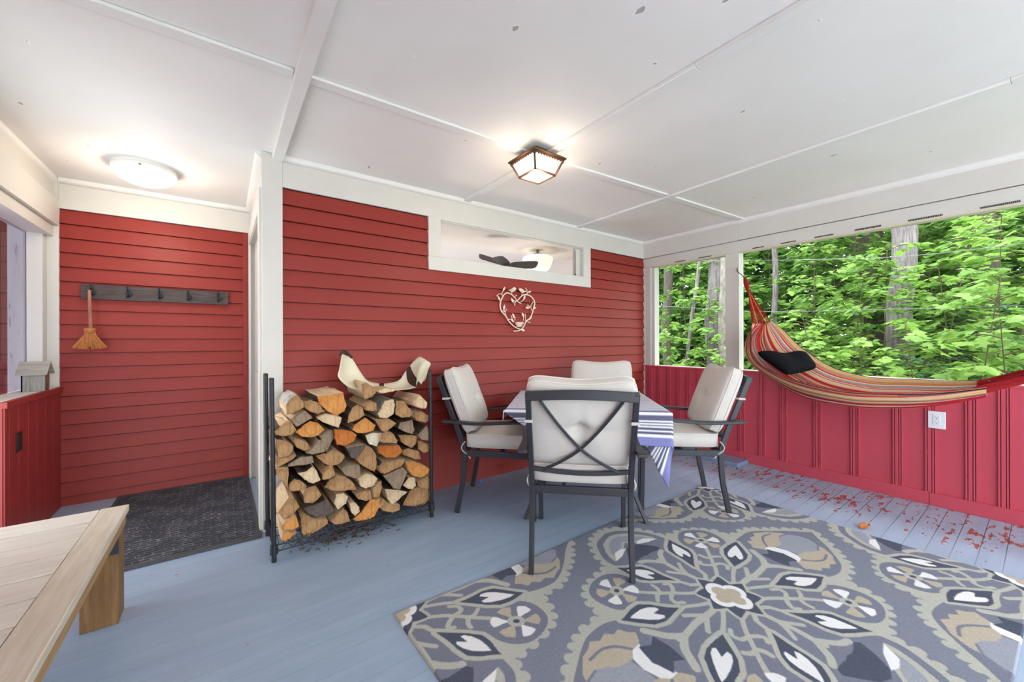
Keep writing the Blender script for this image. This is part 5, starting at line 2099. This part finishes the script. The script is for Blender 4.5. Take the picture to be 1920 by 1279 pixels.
# big trunks
def trunk(label, u, x, wpx, mat, lean=(0, 0), name='tree', grp=None, z1=8.0):
    a = TH + math.atan((u - 960) / 738.2)
    zc = x / math.sin(a) * math.cos(a - TH)
    r_ = wpx / 738.2 * zc / 2
    y = dir_y(u, x)
    z0 = -.85
    root = thing(name, label, 'tree', (x, y, z0), grp)
    m = MB()
    N_ = 14
    pts, rad = [], []
    for k in range(N_ + 1):
        f = k / N_
        z = (z1 - z0) * f
        pts.append((lean[0] * (z + z0 - 1.2) + .25 * r_ * math.sin(k * 1.3), lean[1] * (z + z0 - 1.2) + .25 * r_ * math.cos(k * 1.7), z))
        rad.append(r_ * (1.0 + .15 * math.exp(-z / .45) - .22 * f) * (1 + .04 * math.sin(k * 2.1)))
    m.tube(pts, rad, 18)
    tr_ = m.build('trunk', M[mat], origin=(0, 0, 0), smooth=True)
    tr_.parent = root
    tr_.location = (0, 0, 0)
    for b in range(5):
        z = NR.uniform(5.2, 7.6)
        q = NR.uniform(0, 6.28)
        m = MB()
        o = Vector((lean[0] * (z + z0 - 1.2), lean[1] * (z + z0 - 1.2), z))
        d = Vector((math.cos(q), math.sin(q), .5))
        m.tube(smoothline([o, o + d * .6, o + d * 1.3 + Vector((0, 0, .1)), o + d * 1.9 - Vector((0, 0, .2))], 3), [.05 * r_ / .15 * (1 - .09 * k) for k in range(10)], 6)
        br_ = m.build('branch', M[mat], origin=(0, 0, 0), smooth=True)
        br_.parent = root
        br_.location = (0, 0, 0)
    return root


trunk('thick grey tree trunk standing behind the middle of the hammock', 1691, 9.0, 40, 'trunk')
trunk('thick dark grey trunk at the right end of the wide opening', 1845, 11.0, 38, 'trunkdark')
trunk('grey trunk just left of the white hammock post in narrow opening', 1338, 8.2, 25, 'trunk')
trunk('mottled pale trunk touching the white hammock post in narrow opening', 1357, 7.6, 15, 'trunkbirch')
trunk('brown trunk at the far left of the narrow opening', 1251, 9.5, 17, 'trunkdark')
trunk('thin leaning trunk in the middle of the narrow opening', 1293, 8.0, 7, 'trunk', lean=(0, -.13))
trunk('slim grey trunk just right of the hammock cords', 1453, 10.5, 10, 'trunk')
trunk('dark trunk left of the thick grey one behind the hammock', 1612, 13.0, 24, 'trunkdark')
trunk('broad brown trunk low behind the hammock pillow side', 1643, 12.0, 28, 'trunkdark')
trunk('dark mossy trunk between the two thick grey trunks', 1797, 13.5, 22, 'trunkdark')

# young maples in three rows
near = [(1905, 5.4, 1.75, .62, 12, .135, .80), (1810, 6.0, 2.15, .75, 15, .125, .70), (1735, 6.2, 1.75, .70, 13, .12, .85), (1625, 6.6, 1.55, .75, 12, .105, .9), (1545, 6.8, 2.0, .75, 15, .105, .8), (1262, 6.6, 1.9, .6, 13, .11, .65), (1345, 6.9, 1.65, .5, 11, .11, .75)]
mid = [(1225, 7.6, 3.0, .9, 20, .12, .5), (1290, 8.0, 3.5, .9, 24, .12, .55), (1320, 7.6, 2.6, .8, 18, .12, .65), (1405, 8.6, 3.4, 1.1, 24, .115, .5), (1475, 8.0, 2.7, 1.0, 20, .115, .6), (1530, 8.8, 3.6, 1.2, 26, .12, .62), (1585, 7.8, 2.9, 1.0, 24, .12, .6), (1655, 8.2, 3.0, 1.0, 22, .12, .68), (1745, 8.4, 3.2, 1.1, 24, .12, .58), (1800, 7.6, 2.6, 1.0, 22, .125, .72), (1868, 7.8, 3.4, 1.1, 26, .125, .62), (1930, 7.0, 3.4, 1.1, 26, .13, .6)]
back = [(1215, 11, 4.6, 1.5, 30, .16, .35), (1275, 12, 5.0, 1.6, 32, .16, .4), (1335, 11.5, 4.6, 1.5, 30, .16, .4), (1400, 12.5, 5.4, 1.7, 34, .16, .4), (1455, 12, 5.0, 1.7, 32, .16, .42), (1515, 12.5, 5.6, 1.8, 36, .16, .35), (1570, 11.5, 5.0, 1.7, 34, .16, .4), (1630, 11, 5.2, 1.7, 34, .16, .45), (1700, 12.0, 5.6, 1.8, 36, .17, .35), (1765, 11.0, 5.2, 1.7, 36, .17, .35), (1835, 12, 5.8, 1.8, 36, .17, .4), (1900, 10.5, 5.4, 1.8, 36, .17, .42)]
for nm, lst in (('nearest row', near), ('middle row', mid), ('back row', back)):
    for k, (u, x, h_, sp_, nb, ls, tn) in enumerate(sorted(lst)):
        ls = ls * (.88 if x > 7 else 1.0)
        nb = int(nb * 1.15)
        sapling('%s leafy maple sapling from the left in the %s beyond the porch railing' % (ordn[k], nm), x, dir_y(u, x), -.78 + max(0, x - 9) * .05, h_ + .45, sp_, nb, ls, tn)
# low evergreen by the big trunk
sapling('small dark evergreen sapling low behind the right half of hammock', 7.4, dir_y(1765, 7.4), -.78, 1.75, .95, 46, .055, .5, name='evergreen_sapling', mat='fir', f0=.08, grp='evergreens beyond the railing')
sapling('dark evergreen sapling behind the right end of the opening', 9.2, dir_y(1890, 9.2), -.75, 2.6, 1.2, 60, .07, .4, name='evergreen_sapling', mat='fir', f0=.08, grp='evergreens beyond the railing')

# the forest behind: uncountable leaves
n_ = 42000
ang = NR.uniform(R(48), R(108), n_)
rad_ = NR.uniform(14, 24, n_)
P = np.stack([rad_ * np.sin(ang), rad_ * np.cos(ang), NR.uniform(-.6, 8.2, n_) * (0.6 + .4 * NR.rand(n_))], -1)
cl = np.sin(P[:, 1] * 1.1 + P[:, 0] * .4) + np.sin(P[:, 2] * 1.7 + P[:, 1] * .5) + .8 * np.sin(P[:, 0] * 1.3 - P[:, 2])
keep = cl > -1.35 + NR.uniform(-.6, .6, n_)
P = P[keep]
n_ = len(P)
Dv = NR.normal(0, 1, (n_, 3)) * (1, 1, .35) + (-.3, 0, -.25)
U = NR.normal(0, .45, (n_, 3)) + (-.25, 0, 1)
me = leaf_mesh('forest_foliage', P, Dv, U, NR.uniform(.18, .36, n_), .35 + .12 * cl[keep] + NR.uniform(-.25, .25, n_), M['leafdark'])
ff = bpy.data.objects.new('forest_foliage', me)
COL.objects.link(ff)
ff['kind'] = 'stuff'
tag(ff, 'dense green forest foliage filling the view far behind the young maples', 'foliage')
# brush on the ground
n_ = 5000
xx = W + .8 + 12 * NR.rand(n_) ** .8
P = np.stack([xx, NR.uniform(-4, 11, n_), -.75 + np.maximum(0, xx - 9) * .05 + NR.uniform(.0, .55, n_) * NR.rand(n_)], -1)
Dv = NR.normal(0, 1, (n_, 3)) * (1, 1, .3)
U = NR.normal(0, .35, (n_, 3)) + (-.1, 0, 1)
me = leaf_mesh('undergrowth', P, Dv, U, NR.uniform(.08, .17, n_), NR.uniform(.3, .9, n_), M['leaf'])
ug = bpy.data.objects.new('undergrowth', me)
COL.objects.link(ug)
ug['kind'] = 'stuff'
tag(ug, 'low leafy undergrowth covering the forest floor beyond the half wall', 'undergrowth')

# wires strung between the trees outside
for lab, x, pts in (('thin grey wire strung level with the hammock hook across both openings', 6.2, [(1215, 492), (1360, 489), (1500, 488), (1700, 482), (1950, 455)]),
                    ('thin grey wire strung lower across both openings behind hammock cords', 6.6, [(1215, 572), (1290, 577), (1360, 582), (1480, 585), (1960, 575)])):
    m = MB()
    L_ = []
    for u, v in pts:
        y = dir_y(u, x)
        zc = x * math.sin(TH) + y * math.cos(TH)
        L_.append((x, y, 1.2 - (v - 638.7) / 738.2 * zc))
    m.tube(smoothline(L_, 5), .0035, 5)
    tag(m.build('clothesline', M['wire'], smooth=True), lab, 'wire')

for o in bpy.data.objects:
    if '_base' in o:
        del o['_base']
